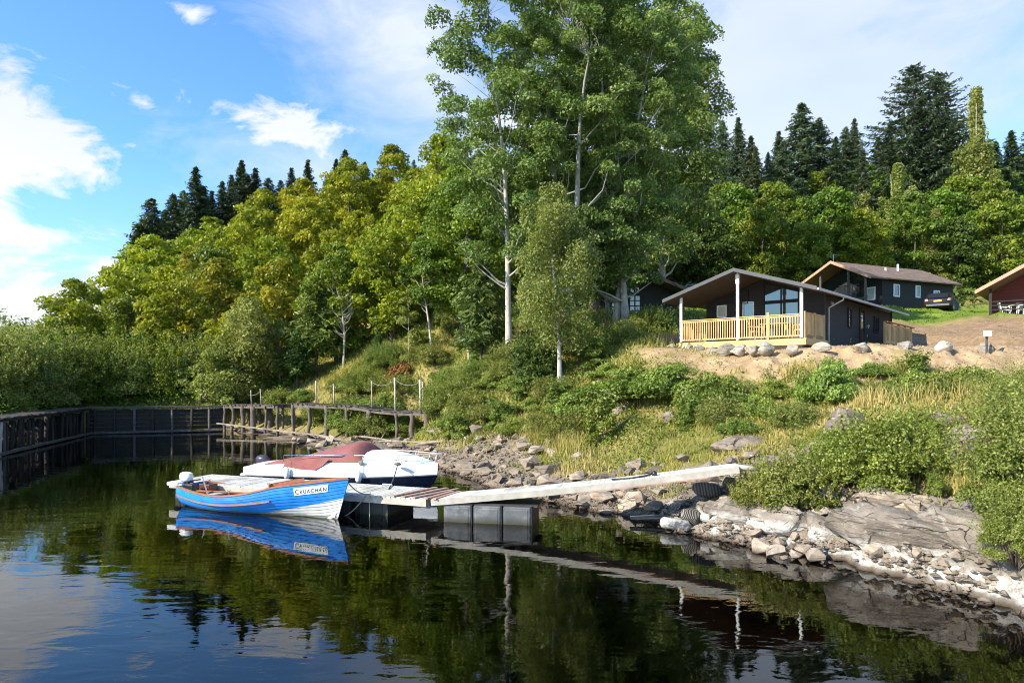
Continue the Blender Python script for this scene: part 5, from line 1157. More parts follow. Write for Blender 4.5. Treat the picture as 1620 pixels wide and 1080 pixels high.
# driftwood
logs = [((505, 40.5), (560, 37), .45, .3), ((560, 38.5), (640, 34.5), .5, .25), ((600, 36), (700, 31.5), .45, .2), ((625, 40), (600, 36.5), 1.2, .3), ((640, 35), (672, 37.5), .25, .9), ((480, 42.5), (500, 40), .9, .3), ((660, 33), (735, 29.8), .45, .45), ((690, 34.5), (715, 32.5), .9, .4), ((535, 41), (570, 39.5), .4, 1.0)]
for i, (a, b, ha, hb) in enumerate(logs):
    p = Vector((at(*a), a[1], 0)); q = Vector((at(*b), b[1], 0)); p.z = max(G(p.x, p.y), 0) + .08; q.z = max(G(q.x, q.y), 0) + .08
    mb = MB(); m_ = (p + q) / 2; w = r.choice([.04, .05, .065]); mb.tube([p - m_, p.lerp(q, .3) - m_ + Vector((0, 0, .03)), p.lerp(q, .7) - m_, q - m_], [w, w * 1.1, w * .9, w * .6], 7)
    for k in range(3): c_ = (p.lerp(q, .25 + k * .25)) - m_; mb.tube([c_, c_ + Vector((r.uniform(-.15, .15), r.uniform(-.1, .1), .16))], [w * .4, w * .15], 5)
    o = mb.build('driftwood_log', M['timber_weathered'], None, smooth=True); o.location = m_; tag(o, ['bleached plank on the beach under the left half of the timber jetty', 'long pale driftwood pole behind the cruiser canopy', 'long driftwood pole behind the cruiser windscreen', 'driftwood stick leaning uphill under the jetty', 'propped driftwood pole near the thick end post of the jetty', 'short driftwood log under the gap in the jetty', 'pale pole lying on the stones behind the cruiser bow rail', 'short log below the broken end of the jetty', 'driftwood branch leaning among the jetty posts'][i], 'driftwood', 'driftwood below the timber jetty')
# far basin wall
Wa, Wb = Vector((-26.9, 43.4, 0)), Vector((-19.5, 46.0, 0)); dW = (Wb - Wa).normalized(); nW = Vector((-dW.y, dW.x, 0))
fw = thing('basin_wall', tuple((Wa + Wb) / 2), 'black plank wall closing the far end of the basin', 'wall'); Of = (Wa + Wb) / 2; LW = (Wb - Wa).length
mb = MB()
for k in range(9): mb.bar(Wa - Of + Vector((0, 0, -.75 + k * .27)) + nW * r.uniform(-.02, .02), Wb - Of + Vector((0, 0, -.75 + k * .27 + r.uniform(-.02, .02))) + nW * r.uniform(-.02, .02), .06, .25)
mb.build('planks', M['timber_black'], fw)
for k in range(7):
    p = Wa.lerp(Wb, (k + .3) / 7) - Of - nW * .12; mb = MB(); mb.tube([p + Vector((0, 0, -1.6)), p + Vector((r.uniform(-.05, .05), 0, 1.62))], [.09, .08], 8); mb.build('post', M['timber_grey'] if k in (2, 4, 6) else M['timber_black'], fw, smooth=True)
mb = MB(); mb.bar(Wa - Of + Vector((0, 0, 1.7)), Wb - Of + Vector((0, 0, 1.7)), .35, .12); mb.build('cap_beam', M['timber_grey'], fw)
mb = MB(); mb.bar(Wa - Of + Vector((0, 0, .1)) - nW * .25, Wb - Of + Vector((0, 0, .14)) - nW * .25, .14, .13); mb.build('waling_rail', M['timber_grey'], fw)
# left dark jetty
LJ = [Vector((-17.3, 9, 0)), Vector((-20.2, 20, 0)), Vector((-23.5, 31.5, 0)), Vector((-26.7, 43.2, 0))]
lj = thing('dark_jetty', tuple(LJ[2]), 'blackened collapsing jetty along the left side of the basin', 'jetty'); Ol = LJ[2]
tot = sum((b - a).length for a, b in zip(LJ, LJ[1:]))
def lp(s):
    for a, b in zip(LJ, LJ[1:]):
        l = (b - a).length
        if s <= l: return a.lerp(b, s / l), (b - a).normalized()
        s -= l
    return LJ[-1], (LJ[-1] - LJ[-2]).normalized()
mbp = MB(); s_ = 0; kk = 0
while s_ < tot:
    p, d = lp(s_); nn = Vector((-d.y, d.x, 0)); kk += 1
    mb = MB(); zt = 1.55 + r.uniform(-.15, .05); w = r.uniform(.07, .13); q = p + nn * r.uniform(-.05, .25) - Ol; tl = Vector((r.uniform(-.12, .12), r.uniform(-.1, .1), 0))
    mb.tube([q + Vector((0, 0, -1.4)), q + tl * .5 + Vector((0, 0, .4)), q + tl + Vector((0, 0, zt))], [w, w * .85, w], 7)
    if kk < 98: mb.build('pile', M['timber_pale'] if r.random() < .06 else (M['timber_grey'] if r.random() < .22 else M['timber_black']), lj, smooth=True)
    s_ += r.uniform(.3, .95)
s_ = 0; mb = MB()
while s_ < tot - 1:
    p, d = lp(s_); nn = Vector((-d.y, d.x, 0)); 
    if r.random() < .72: mb.bar(p + nn * (.35 + r.uniform(-.1, .1)) - Ol + Vector((0, 0, -1.0)), p + nn * .35 - Ol + d * r.uniform(-.1, .1) + Vector((0, 0, 1.5 + r.uniform(-.4, .0))), .3, .05, up=(d.x, d.y, 0))
    s_ += .26
mb.build('backing_boards', M['timber_black'], lj)
for off, z, w, mt in ((0, 1.62, .22, 'timber_black'), (.9, 1.64, .2, 'timber_black'), (-.1, .12, .12, 'timber_grey')):
    mb = MB(); n = 14
    for k in range(n):
        a, d = lp(tot * k / n); b, _ = lp(tot * (k + 1) / n - .01); nn = Vector((-d.y, d.x, 0)); mb.bar(a + nn * off - Ol + Vector((0, 0, z + r.uniform(-.03, .03))), b + nn * off - Ol + Vector((0, 0, z + r.uniform(-.03, .03))), w, .13)
    mb.build('beam', M[mt], lj)
mb = MB(); s_ = 0
while s_ < tot - .3:
    p, d = lp(s_); nn = Vector((-d.y, d.x, 0))
    if r.random() < .8: mb.box(p + nn * .5 - Ol + Vector((0, 0, 1.72 + r.uniform(-.02, .03))), (1.3 + r.uniform(-.2, .2), .17, .05), math.atan2(nn.y, nn.x) + r.uniform(-.06, .06))
    s_ += .2
mb.build('deck_boards', M['timber_grey'], lj)
# ================================================================== PONTOON, GANGWAY
M['deck_pale'] = simple('pontoon_deck', (.55, .535, .48), .85, .2, 2.5, .6, 14, dirt=((.30, .275, .22), .52), island=.14)
M['deck_side'] = simple('pontoon_side', (.40, .37, .31), .85, .2, 4, .4, 14)
M['float_grey'] = simple('float_grey', (.085, .09, .095), .7, .35, 3, .4, 9, dirt=((.20, .21, .205), .56), tide=.16)
M['float_dark'] = simple('float_dark', (.035, .035, .036), .65, .4, 4, .3, 9, tide=.14)
M['rust'] = simple('rusty_red_wood', (.36, .22, .16), .85, .3, 6, .5, 18, dirt=((.45, .38, .30), .55))
def span(root, a, b, w, th, name, mats, board=.0):
    """deck between a,b local"""
    a = Vector(a); b = Vector(b); mb = MB(); mb.bar(a, b, w, th); return mb.build(name, mats, root, bevel=.008)
pa, pb = Vector((-9.75, 20.75, 0)), Vector((-1.85, 17.75, 0)); dP = (pb - pa).normalized(); nP = Vector((-dP.y, dP.x, 0)); LP = (pb - pa).length
pt = thing('pontoon', tuple((pa + pb) / 2), 'pale boarded floating pontoon between the blue boat and the cruiser', 'pontoon', rz=math.atan2(dP.y, dP.x))
mb = MB(); n = int(LP / .145); r = random.Random(9)
for k in range(n): mb.box((-LP / 2 + (k + .5) * LP / n, r.uniform(-.01, .01), .50 + r.uniform(-.002, .004)), (LP / n - .018, 1.62, .035))
mb.build('deck_boards', M['deck_pale'], pt)
mb = MB(); mb.box((0, -.79, .41), (LP, .06, .15)); mb.box((0, .79, .41), (LP, .06, .15)); mb.box((-LP / 2 + .03, 0, .408), (.06, 1.5, .148)); mb.box((LP / 2 - .03, 0, .408), (.06, 1.5, .148)); mb.build('edge_beam', M['deck_side'], pt)
for k, (x0, w) in enumerate([(-3.6, 1.1), (-1.2, 1.1), (1.35, 1.1), (2.55, 1.0)]):
    mb = MB(); mb.box((x0, 0, .08), (w, 1.35, .5)); 
    for j in (-1, 0, 1): mb.box((x0 + j * w * .33, 0, .08), (.05, 1.38, .53))
    mb.build('float', M['float_dark'], pt, bevel=.03)
mb = MB()
for k in range(3): mb.bar((LP / 2 - .95 + k * .3, -.82, .545), (LP / 2 - .55 + k * .33, .82, .545), .11, .03)
mb.build('joint_planks', M['rust'], pt)
mb = MB(); mb.box((2.2, .70, .54), (.3, .06, .05)); mb.tube([(2.05, .70, .57), (2.35, .70, .57)], .02, 6); mb.build('cleat', M['steel'], pt)
ga, gb = Vector((-1.9, 17.35, .50)), Vector((5.25, 15.9, 1.52)); dG = (gb - ga); LG = dG.length; dG.normalize(); rzG = math.atan2(dG.y, dG.x)
gw = thing('gangway', (ga.x, ga.y, 0), 'long pale sloping gangway from the pontoon up to the rocks', 'gangway', rz=rzG)
hl = math.hypot(gb.x - ga.x, gb.y - ga.y)
def gz(x): t = x / hl; return .52 + (1.50 - .52) * (t + .10 * math.sin(t * math.pi) * -.6)
mb = MB(); n = 62
for k in range(n):
    x0 = hl * k / n; x1 = hl * (k + 1) / n - .006; w = .98 - .35 * (k / n)
    mb.bar((x0, 0, gz(x0) + r.uniform(-.001, .002)), (x1, 0, gz(x1) + r.uniform(-.001, .002)), w, .035)
mb.build('deck_boards', M['deck_pale'], gw)
secs = 24
for s in (-1, 1):
    mb = MB()
    for k in range(secs):
        x0 = hl * k / secs; x1 = hl * (k + 1) / secs; w0 = (.98 - .35 * (k / secs)) / 2; w1 = (.98 - .35 * ((k + 1) / secs)) / 2; d0 = .15
        mb.bar((x0, s * w0, gz(x0) - .06), (x1 + .002, s * w1, gz(x1) - .06), .05, d0)
    mb.build('side_beam', M['deck_side'], gw)
mb = MB(); mb.bar((3.6, -.52, gz(3.6) - .15), (6.6, -.37, gz(6.6) - .15), .05, .025); mb.build('kick_strip', M['rust'], gw)
mb = MB()
for k in range(9): x = .6 + k * .75; mb.bar((x, -.4 + .02 * k, gz(x) - .1), (x, .4 - .02 * k, gz(x) - .1), .06, .08)
mb.build('cross_beam', M['deck_side'], gw)
mb = MB()
for k in range(2): mb.bar((-.12 + k * .22, -.55, gz(0) + .045), (.25 + k * .2, .55, gz(.2) + .045), .10, .03)
mb.build('joint_planks', M['rust'], gw)
mb = MB(); mb.tube([(4.4, -.1, gz(4.4) + .05), (4.8, -.16, gz(4.8) + .03), (5.2, -.12, gz(5.2) + .045), (5.35, -.1, gz(5.35) + .07)], .022, 6); mb.sphere((5.4, -.1, gz(5.4) + .07), .07, 8); mb.build('lashing', M['black'], gw, smooth=True)
mb = MB(); mb.tube([(hl - .1, 0, gz(hl) - .03), (hl + .55, .1, gz(hl) - .10)], [.07, .06], 14); mb.build('end_roller', M['deck_side'], gw, smooth=True)
for k in range(3):
    mb = MB(); x = .66 + k * .74; mb.box((x, .02, .11), (.70, .98, .62)); mb.box((x, .02, .11), (.60, 1.0, .52)); fl = mb.build('float', M['float_grey'], gw, bevel=.03)
    mb = MB(); mb.box((x + .37, .02, .12), (.035, 1.03, .66)); mb.build('strap', M['black'], fl)
mb = MB(); mb.box((1.45, .02, .445), (2.4, .9, .05)); mb.build('float_frame', M['float_dark'], gw)
# netted stone sacks, foam roll, under the gangway tip
def netmat():
    m, nt, out = newmat('netted_stone'); b = N(nt, 'ShaderNodeBsdfPrincipled', Roughness=.9); co = coords(nt)
    vo = N(nt, 'ShaderNodeTexVoronoi', Scale=14); vo.feature = 'DISTANCE_TO_EDGE'; L(nt, co, vo.inputs['Vector'])
    wv = N(nt, 'ShaderNodeTexWave', Scale=9, Distortion=1.5); L(nt, co, wv.inputs['Vector'])
    c = mix_(nt, ramp(nt, wv.outputs['Fac'], [(.35, 0.0), (.55, 1.0)]), (.03, .028, .025), (.22, .195, .16)); L(nt, c, b.inputs['Base Color'])
    L(nt, bump_(nt, wv.outputs['Fac'], .8, .03), b.inputs['Normal']); L(nt, b.outputs[0], out.inputs[0]); return m
M['net'] = netmat()
for i, (px, D, d, rot_, lab, dz) in enumerate([(1118, 16.6, (.42, .30, .24), (10, 6, -15), 'black netted stone sack tucked under the gangway tip', .24), (1095, 15.9, (.36, .28, .27), (-10, 24, 10), 'lower netted stone sack nearest the white foam roll', .12), (1160, 16.3, (.36, .25, .2), (0, 14, -40), 'small dark netted sack to the right under the gangway tip', .18)]):
    me = rock_mesh('netted_sack', 560 + i, d, 30, sub=1, rough=.03, round_=1, mat=M['net'], bev=.1); o = link(bpy.data.objects.new('netted_sack', me)); x = at(px, D); o.location = (x, D, max(G(x, D), 0) + dz); o.rotation_euler = [R_(a) for a in rot_]; tag(o, lab, 'sack', 'netted stone sacks')
M['foam'] = simple('foam_white', (.42, .41, .39), .9, .35, 6, .9, 12, dirt=((.07, .07, .075), .44))
me_mb = MB(); me_mb.tube([(-.42, 0, 0), (-.36, 0, 0), (0, .02, .0), (.36, 0, .02), (.44, 0, .02)], [.09, .17, .19, .16, .06], 12); o = me_mb.build('foam_roll', M['foam'], None, smooth=True); x = at(1068, 15.75); o.location = (x, 15.75, .16); o.rotation_euler = (0, .1, -.35); o.scale = (.8, .8, .75); tag(o, 'white and grey foam roll lying at the water edge by the netted sacks', 'foam roll')
mb = MB(); mb.tube([(-.5, 0, 0), (0, .02, .02), (.45, 0, .0)], [.05, .06, .05], 8); o = mb.build('grey_pipe', M['float_grey'], None, smooth=True); x = at(1030, 16.6); o.location = (x, 16.6, .13); o.rotation_euler = (0, 0, -.1); tag(o, 'short grey pipe left of the white foam roll', 'pipe')

# ================================================================== BLUE BOAT
M['boat_blue'] = simple('boat_blue', (.012, .20, .66), .38, .10, 3, .1, 8, dirt=((.05, .30, .70), .62))
def two_tone():
    m, nt, out = newmat('boat_paint'); b = N(nt, 'ShaderNodeBsdfPrincipled', Roughness=.36); co = coords(nt); sx = nt.nodes.new('ShaderNodeSeparateXYZ'); L(nt, co, sx.inputs[0])
    n = noise_(nt, co, 3, 6, .6); blue = ramp(nt, n, [(.3, (.006, .17, .60)), (.7, (.016, .27, .80))]); blue = mix_(nt, ramp(nt, noise_(nt, co, 7, 8, .7), [(.60, 0.0), (.72, .5)]), blue, (.10, .36, .74))
    wh = ramp(nt, n, [(.3, (.46, .46, .45)), (.7, (.64, .64, .62))])
    u = math_(nt, 'MAXIMUM', math_(nt, 'DIVIDE', math_(nt, 'SUBTRACT', sx.outputs[0], BL * .42), BL * .58), 0.0)
    lim = math_(nt, 'MULTIPLY_ADD', math_(nt, 'POWER', u, 1.25), .56, -.07)
    mp = N(nt, 'ShaderNodeMapping'); mp.inputs['Scale'].default_value = (.5, 1, 5); L(nt, co, mp.inputs[0])
    sc = ramp(nt, noise_(nt, mp.outputs[0], 6, 10, .75), [(.62, 0.0), (.70, .55)])
    c = mix_(nt, sc, mix_(nt, math_(nt, 'LESS_THAN', sx.outputs[2], lim), blue, wh), (.36, .38, .38))
    gr = ramp(nt, math_(nt, 'ADD', sx.outputs[2], math_(nt, 'MULTIPLY', noise_(nt, co, 8, 5, .7), -.08)), [(.0, .75), (.05, 0.0)]); c = mix_(nt, gr, c, (.10, .11, .06)); L(nt, c, b.inputs['Base Color']); L(nt, bump_(nt, noise_(nt, co, 9, 5, .6), .12), b.inputs['Normal']); L(nt, b.outputs[0], out.inputs[0]); return m
BL = 5.05; M['boat_two'] = two_tone()
M['boat_white'] = simple('boat_bottom_white', (.60, .60, .58), .5, .1, 4, dirt=((.38, .37, .33), .55))
M['boat_in'] = simple('boat_inner', (.50, .49, .44), .6, .12, 4, dirt=((.30, .27, .22), .6))
M['varnish'] = simple('varnished_wood', (.33, .13, .07), .45, .25, 6, .2, 14, stretch=(.4, 4, 1), dirt=((.5, .26, .16), .6))
BL = 5.05; bs = Vector((-9.0, 19.2, 0)); be_ = Vector((-4.05, 17.0, 0)); rzB = math.atan2(be_.y - bs.y, be_.x - bs.x)
bt = thing('rowing_boat', (bs.x, bs.y, 0), 'bright blue open clinker boat with white bottom and name board moored to the pontoon', 'boat', rz=rzB)
def hb(t): return .70 * (1 - .28 * (1 - min(1, t / .35)) ** 2) * (1 - max(0, (t - .35) / .65) ** 2.3) + .004     # half breadth at sheer
def sheer(t): return .56 - .13 * math.sin(math.pi * min(1, t * 1.45)) + .47 * max(0, (t - .3) / .7) ** 1.45
def keel(t): return -.16 + .16 * (1 - min(1, t / .22)) ** 1.5 + (max(0, t - .86) / .14) ** 2 * .14
def stemx(t, s): return BL * t + (.36 * s) * max(0, (t - .72) / .28) ** 1.5 - .10 * (1 - t) ** 4 * (1 - s)
def hull(t, s, off=0.0, side=-1):
    """s 0 keel..1 sheer"""
    full = .52 - .22 * t if t < .99 else .3; w = hb(t) * (math.sin(min(1, s) * math.pi / 2) ** (.55 + 1.0 * max(0, t - .3) ** 1.2 * 1.6)) * (1 + .02 * s); zz = keel(t) + (sheer(t) - keel(t)) * (s ** (1.25 - .2 * t))
    return Vector((stemx(t, s), side * (w + off), zz))
NS = 34; SS = [0, .06, .13, .2, .28, .36, .44, .52, .60, .68, .76, .84, .92, 1.0]
def whiteline(t): return -.06 + .58 * max(0, (t - .42) / .58) ** 1.25
def mk_hull(off0=0.0):
    mb = MB()
    for side in (-1, 1):
        secs = []
        for i in range(NS + 1):
            t = i / NS; row = []
            for j, s in enumerate(SS[:-1]):
                lap = .012 if j >= 3 else 0
                row.append(hull(t, s, off0 + lap, side)); row.append(hull(t, SS[j + 1], off0, side))
            secs.append(row)
        def mf(i, k, secs=secs):
            c = (secs[i][k] + secs[min(i + 1, NS)][min(k + 1, len(secs[i]) - 1)]) / 2; return 0
        mb.loft(secs, mfun=mf)
    row = [hull(0, s, off0, -1) for s in SS]; row2 = [hull(0, s, off0, 1) for s in SS]; mb.loft([row, row2], 0)
    return mb
h_ = mk_hull().build('hull', [M['boat_two'], M['boat_white']], bt, smooth=True, autosm=25)
mi = MB()
for side in (-1, 1): mi.loft([[hull(.012 + .97 * i / NS, .1 + .9 * s, -.03, side) for s in SS] for i in range(NS + 1)])
mi.loft([[hull(.014, .1 + .9 * s, -.03, -1) for s in SS], [hull(.014, .1 + .9 * s, -.03, 1) for s in SS]])
mi.build('inner_hull', M['boat_in'], bt, smooth=True)
def strip(name, s0, t0, t1, w, h, mat, dz=0.0, sides=(-1, 1), off=.015):
    for side in sides:
        mb = MB(); pts = [hull(t0 + (t1 - t0) * i / 30, s0, off, side) + Vector((0, 0, dz)) for i in range(31)]
        secs = [[p + Vector((0, -side * w / 2, -h / 2)), p + Vector((0, side * w / 2, -h / 2)), p + Vector((0, side * w / 2, h / 2)), p + Vector((0, -side * w / 2, h / 2))] for p in pts]
        mb.loft(secs, close=True, capends=True); mb.build(name, mat, bt)
strip('gunwale', 1.0, 0, 1, .075, .04, M['varnish'], .012, off=-.01); strip('rubbing_strake', .66, 0, .66, .035, .035, M['varnish'], off=.02)
mb = MB(); n = 12   # foredeck
secs = []
for i in range(n + 1):
    t = .66 + .335 * i / n; a = hull(t, 1, -.02, -1); b = hull(t, 1, -.02, 1); c = (a + b) / 2 + Vector((0, 0, .05 * (1 - i / n)))
    secs.append([a + Vector((0, 0, -.03)), a + Vector((0, 0, .012)), c + Vector((0, 0, .012)), b + Vector((0, 0, .012)), b + Vector((0, 0, -.03))])
mb.loft(secs); mb.build('foredeck', M['varnish'], bt)
mb = MB(); a = hull(.66, 1, -.03, -1); b = hull(.66, 1, -.03, 1); mb.bar(a + Vector((0, 0, .04)), b + Vector((0, 0, .04)), .04, .16)
mb.bar(a + Vector((0, .1, .06)), hull(.80, 1, -.3, -1) + Vector((0, 0, .1)), .03, .08); mb.build('coaming', M['varnish'], bt)
for t, w in ((.16, .32), (.36, .24), (.54, .24)):
    mb = MB(); a = hull(t, .8, -.035, -1); b = hull(t, .8, -.035, 1); mb.bar((a.x, a.y, .33), (a.x, b.y, .33), w, .035); mb.build('thwart', M['varnish'] if t > .2 else M['boat_in'], bt)
mb = MB(); secs = [[hull(.03 + .6 * i / 10, .38, -.03, s_) for s_ in (-1, 1)] for i in range(11)]; secs = [[Vector((a.x, a.y, .10)), Vector((b.x, b.y, .10))] for a, b in secs]; mb.loft(secs); mb.build('floor_boards', M['rust'], bt, fix=False)
mb = MB(); mb.box((-.04, 0, .40), (.05, .9, .30)); mb.box((-.02, 0, .57), (.06, .94, .03)); mb.build('transom', M['boat_blue'], bt)
# outboard
ob = MB(); secs = []
for z, a, b in ((.62, .13, .10), (.66, .20, .14), (.78, .22, .15), (.86, .19, .13), (.89, .10, .07)): secs.append([Vector((-.22 + math.cos(q) * a, math.sin(q) * b, z)) for q in [k * math.pi / 8 for k in range(16)]])
ob.loft(secs, close=True, capends=True); cowl = ob.build('outboard_cowl', M['white'], bt, smooth=True, autosm=50)
mb = MB(); secs = []
for z, a, b in ((.56, .12, .09), (.64, .16, .12)): secs.append([Vector((-.22 + math.cos(q) * a, math.sin(q) * b, z)) for q in [k * math.pi / 8 for k in range(16)]])
mb.loft(secs, close=True, capends=True); mb.box((-.24, 0, .2), (.12, .07, .8)); mb.box((-.12, 0, .55), (.14, .2, .2)); mb.bar((-.1, 0, .64), (.38, -.06, .72), .04, .04); mb.box((-.28, 0, -.12), (.3, .2, .02)); mb.build('outboard_leg', M['black'], bt)
mb = MB(); mb.box((-.30, -.30, .60), (.42, .22, .10)); mb.box((-.12, -.35, .58), (.3, .06, .05)); mb.build('boarding_pad', M['white'], bt, bevel=.02)
mb = MB(); mb.box((.34, -.30, .50), (.3, .24, .26)); mb.box((.34, -.30, .64), (.12, .04, .04)); fuel = mb.build('battery_box', M['black'], bt, bevel=.02)
mb = MB(); mb.box((.45, .16, .48), (.4, .3, .2)); mb.tube([(.4, .16, .58), (.4, .16, .64)], .04, 8); mb.build('fuel_tank', simple('tank_red', (.12, .03, .03), .4, .1, 4), bt, bevel=.04)
mb = MB(); mb.bar((.7, -.1, .35), (.62, -.2, .85), .03, .03); mb.build('stick', M['post_white'], bt)
mb = MB(); mb.tube([(1.05, -.45, .50), (2.2, -.1, .47), (3.1, .1, .55)], .022, 6); mb.box((1.0, -.47, .5), (.5, .12, .02)); mb.build('oar', M['varnish'], bt)
for s_ in (-1, 1):
    q = hull(.42, 1, -.02, s_); mb = MB(); mb.tube([q + Vector((0, 0, .03)), q + Vector((0, 0, .1)), q + Vector((.05, 0, .16))], .012, 6); mb.tube([q + Vector((0, 0, .1)), q + Vector((-.05, 0, .16))], .012, 6); mb.build('rowlock', M['steel'], bt)
# name board that follows the planking
def bpos(u, v, off, t0=.79, t1=.93):
    t = t0 + (t1 - t0) * u; lo = sheer(t) - .27; hi = sheer(t) - .075; z = lo + (hi - lo) * v + 0.0
    kz = keel(t); s = ((z - kz) / (sheer(t) - kz)) ** (1 / (1.25 - .2 * t)); return hull(t, s, off, -1)
mb = MB(); mb.loft([[bpos(i / 14, j / 4, .016) for j in range(5)] for i in range(15)]); mb.loft([[bpos(i / 14, j, o_) for o_ in (.004, .016)] for i in range(15) for j in (0,)]); mb.loft([[bpos(i / 14, 1, o_) for o_ in (.004, .016)] for i in range(15)])
nb = mb.build('name_board', M['white'], bt)
def text_mesh(chars, adv):
    """glyph meshes side by side, (verts, faces)"""
    V = []; Fc = []; x = 0.0
    for ch, s in chars:
        cu = bpy.data.curves.new('t', 'FONT'); cu.body = ch; cu.size = 1.0; cu.resolution_u = 3; cu.offset = .0; to = bpy.data.objects.new('t', cu); COL.objects.link(to)
        bpy.context.view_layer.update(); dg = bpy.context.evaluated_depsgraph_get(); me = bpy.data.meshes.new_from_object(to.evaluated_get(dg))
        bm = bmesh.new(); bm.from_mesh(me); bmesh.ops.triangulate(bm, faces=bm.faces); bmesh.ops.subdivide_edges(bm, edges=[e for e in bm.edges if e.calc_length() > .25], cuts=2)
        bm.verts.ensure_lookup_table(); w = max(v.co.x for v in bm.verts); b = len(V)
        for v in bm.verts: V.append((x + v.co.x * s, v.co.y * s))
        for f in bm.faces: Fc.append([b + v.index for v in f.verts])
        x += w * s + adv; bm.free(); bpy.data.objects.remove(to); bpy.data.curves.remove(cu); bpy.data.meshes.remove(me)
    return V, Fc, x - adv
V, Fc, wd = text_mesh([('C', 1.2)] + [(c, .92) for c in 'RUACHAN'], .16)
mb = MB(); mb.add([bpos(.04 + .92 * x / wd, .16 + y * .80, .021) for x, y in V], Fc); mb.build('lettering', M['black'], nb, fix=False)
# ================================================================== MOTOR CRUISER
M['rail'] = simple('rail_bright', (.62, .62, .60), .35, .1, 5, metallic=.3)
M['navy'] = simple('cruiser_navy', (.010, .017, .035), .25, .2, 3, spec=.6)
M['canvas'] = simple('maroon_canvas', (.25, .085, .075), .9, .18, 3, .5, 7, dirt=((.36, .17, .14), .58))
CL = 6.6; cs = Vector((-8.55, 23.7, 0)); ce = Vector((-2.1, 21.4, 0)); rzC = math.atan2(ce.y - cs.y, ce.x - cs.x)
cr = thing('motor_cruiser', (cs.x, cs.y, 0), 'white and navy motor cruiser with maroon canvas canopy moored behind the pontoon', 'boat', rz=rzC)
def chb(t): return 1.08 * (1 - max(0, (t - .42) / .58) ** 2.4) * (.93 + .07 * min(1, t / .3)) + .01
def crub(t): return .30 + .17 * t + .04 * max(0, t - .6)
def cdeck(t): return (.60 + .22 * min(1, t / .35)) if t < .35 else (.82 + .04 * math.sin((t - .35) / .65 * math.pi) - .06 * max(0, (t - .8) / .2))
def crow(t, side):
    b = chb(t); xx = CL * t; k = -.28 + .40 * max(0, (t - .7) / .3) ** 2; rk = .42 * max(0, (t - .7) / .3) ** 1.3
    return [Vector((xx - rk * 1.1, 0, k)), Vector((xx - rk * .7, side * b * .78 * (1 - .3 * max(0, (t - .6) / .4)), k * .3 + .02)), Vector((xx - rk * .3, side * b * .93, crub(t) * .55)), Vector((xx, side * b, crub(t)))]
mb = MB()
for side in (-1, 1): mb.loft([crow(i / 30, side) for i in range(31)])
mb.loft([crow(0, -1), crow(0, 1)]); mb.build('hull', M['navy'], cr, smooth=True, autosm=35)
def ctop(t, side):
    b = chb(t); z0 = crub(t); zd_ = cdeck(t); xx = CL * t
    crown_ = .30 * math.sin(math.pi * min(1, max(0, (t - .42) / .60))) ** .8 if t > .42 else 0
    return [Vector((xx, side * b, z0 + .001)), Vector((xx + .0, side * (b + .035), z0 + .04)), Vector((xx, side * (b + .02), z0 + .09)), Vector((xx, side * b * .97, zd_ * .9)), Vector((xx, side * b * .90, zd_)), Vector((xx, side * b * .66, zd_ + .03 + crown_ * .45)), Vector((xx, side * b * .4, zd_ + .05 + crown_ * .85)), Vector((xx, 0, zd_ + .06 + crown_))]
mb = MB()
for side in (-1, 1): mb.loft([ctop(i / 36, side) for i in range(37)])
mb.loft([ctop(0, -1), ctop(0, 1)]); mb.build('topsides', M['white'], cr, smooth=True, autosm=40)
mb = MB(); mb.box((-.22, 0, .28), (.5, 1.5, .08)); mb.box((-.1, 0, .44), (.3, 1.7, .26)); mb.build('swim_platform', M['white'], cr, bevel=.04)
mb = MB(); mb.loft([[Vector((CL * t, s * (chb(t) + .005), crub(t) - .07)) for s in (-1,)] + [Vector((CL * t, -(chb(t) + .008), crub(t) - .10))] for t in [.12 + .4 * i / 12 for i in range(13)]]); mb.build('pinstripe', M['white'], cr)
# canvas: aft tonneau and main canopy
def canopy(name, t0, t1, hf, n=18, wf=.9, mat='canvas', base=0.0):
    mb = MB(); secs = []
    for i in range(n + 1):
        u = i / n; t = t0 + (t1 - t0) * u; b = chb(t) * wf; z0 = cdeck(t) - .04 + base; h = hf(u); row = []
        for k in range(13):
            a = math.pi * k / 12; cc = math.cos(a); row.append(Vector((CL * t, -cc * b * (1 - .12 * (math.sin(a))), z0 + h * math.sin(a) ** .6)))
        secs.append(row)
    mb.loft(secs, capends=True); return mb.build(name, M[mat], cr, smooth=True, autosm=50)
canopy('aft_cover', .09, .33, lambda u: .10 + .10 * math.sin(u * 3.14) - .03 * u)
canopy('main_canopy', .30, .665, lambda u: (.22 + .52 * u ** .8) if u < .78 else (.22 + .52 * .78 ** .8) * (1 - ((u - .78) / .22) ** 1.7 * .75))
for s in (-1, 1):
    mb = MB(); mb.prism([(CL * .235, s * 1.02, .60), (CL * .245, s * 1.0, .86), (CL * .50, s * .99, .98), (CL * .47, s * 1.07, .78), (CL * .43, s * 1.09, .63)], (0, s, 0), .03); mb.build('side_curtain', M['canvas'], cr)
mb = MB(); mb.tube([(CL * .235, -1.06, .60), (CL * .24, -1.06, 1.04), (CL * .55, -.96, 1.10), (CL * .60, -.80, 1.12)], .014, 6); mb.tube([(CL * .235, 1.06, .60), (CL * .24, 1.06, 1.04), (CL * .55, .96, 1.10)], .014, 6); mb.build('canopy_frame', M['steel'], cr, smooth=True)
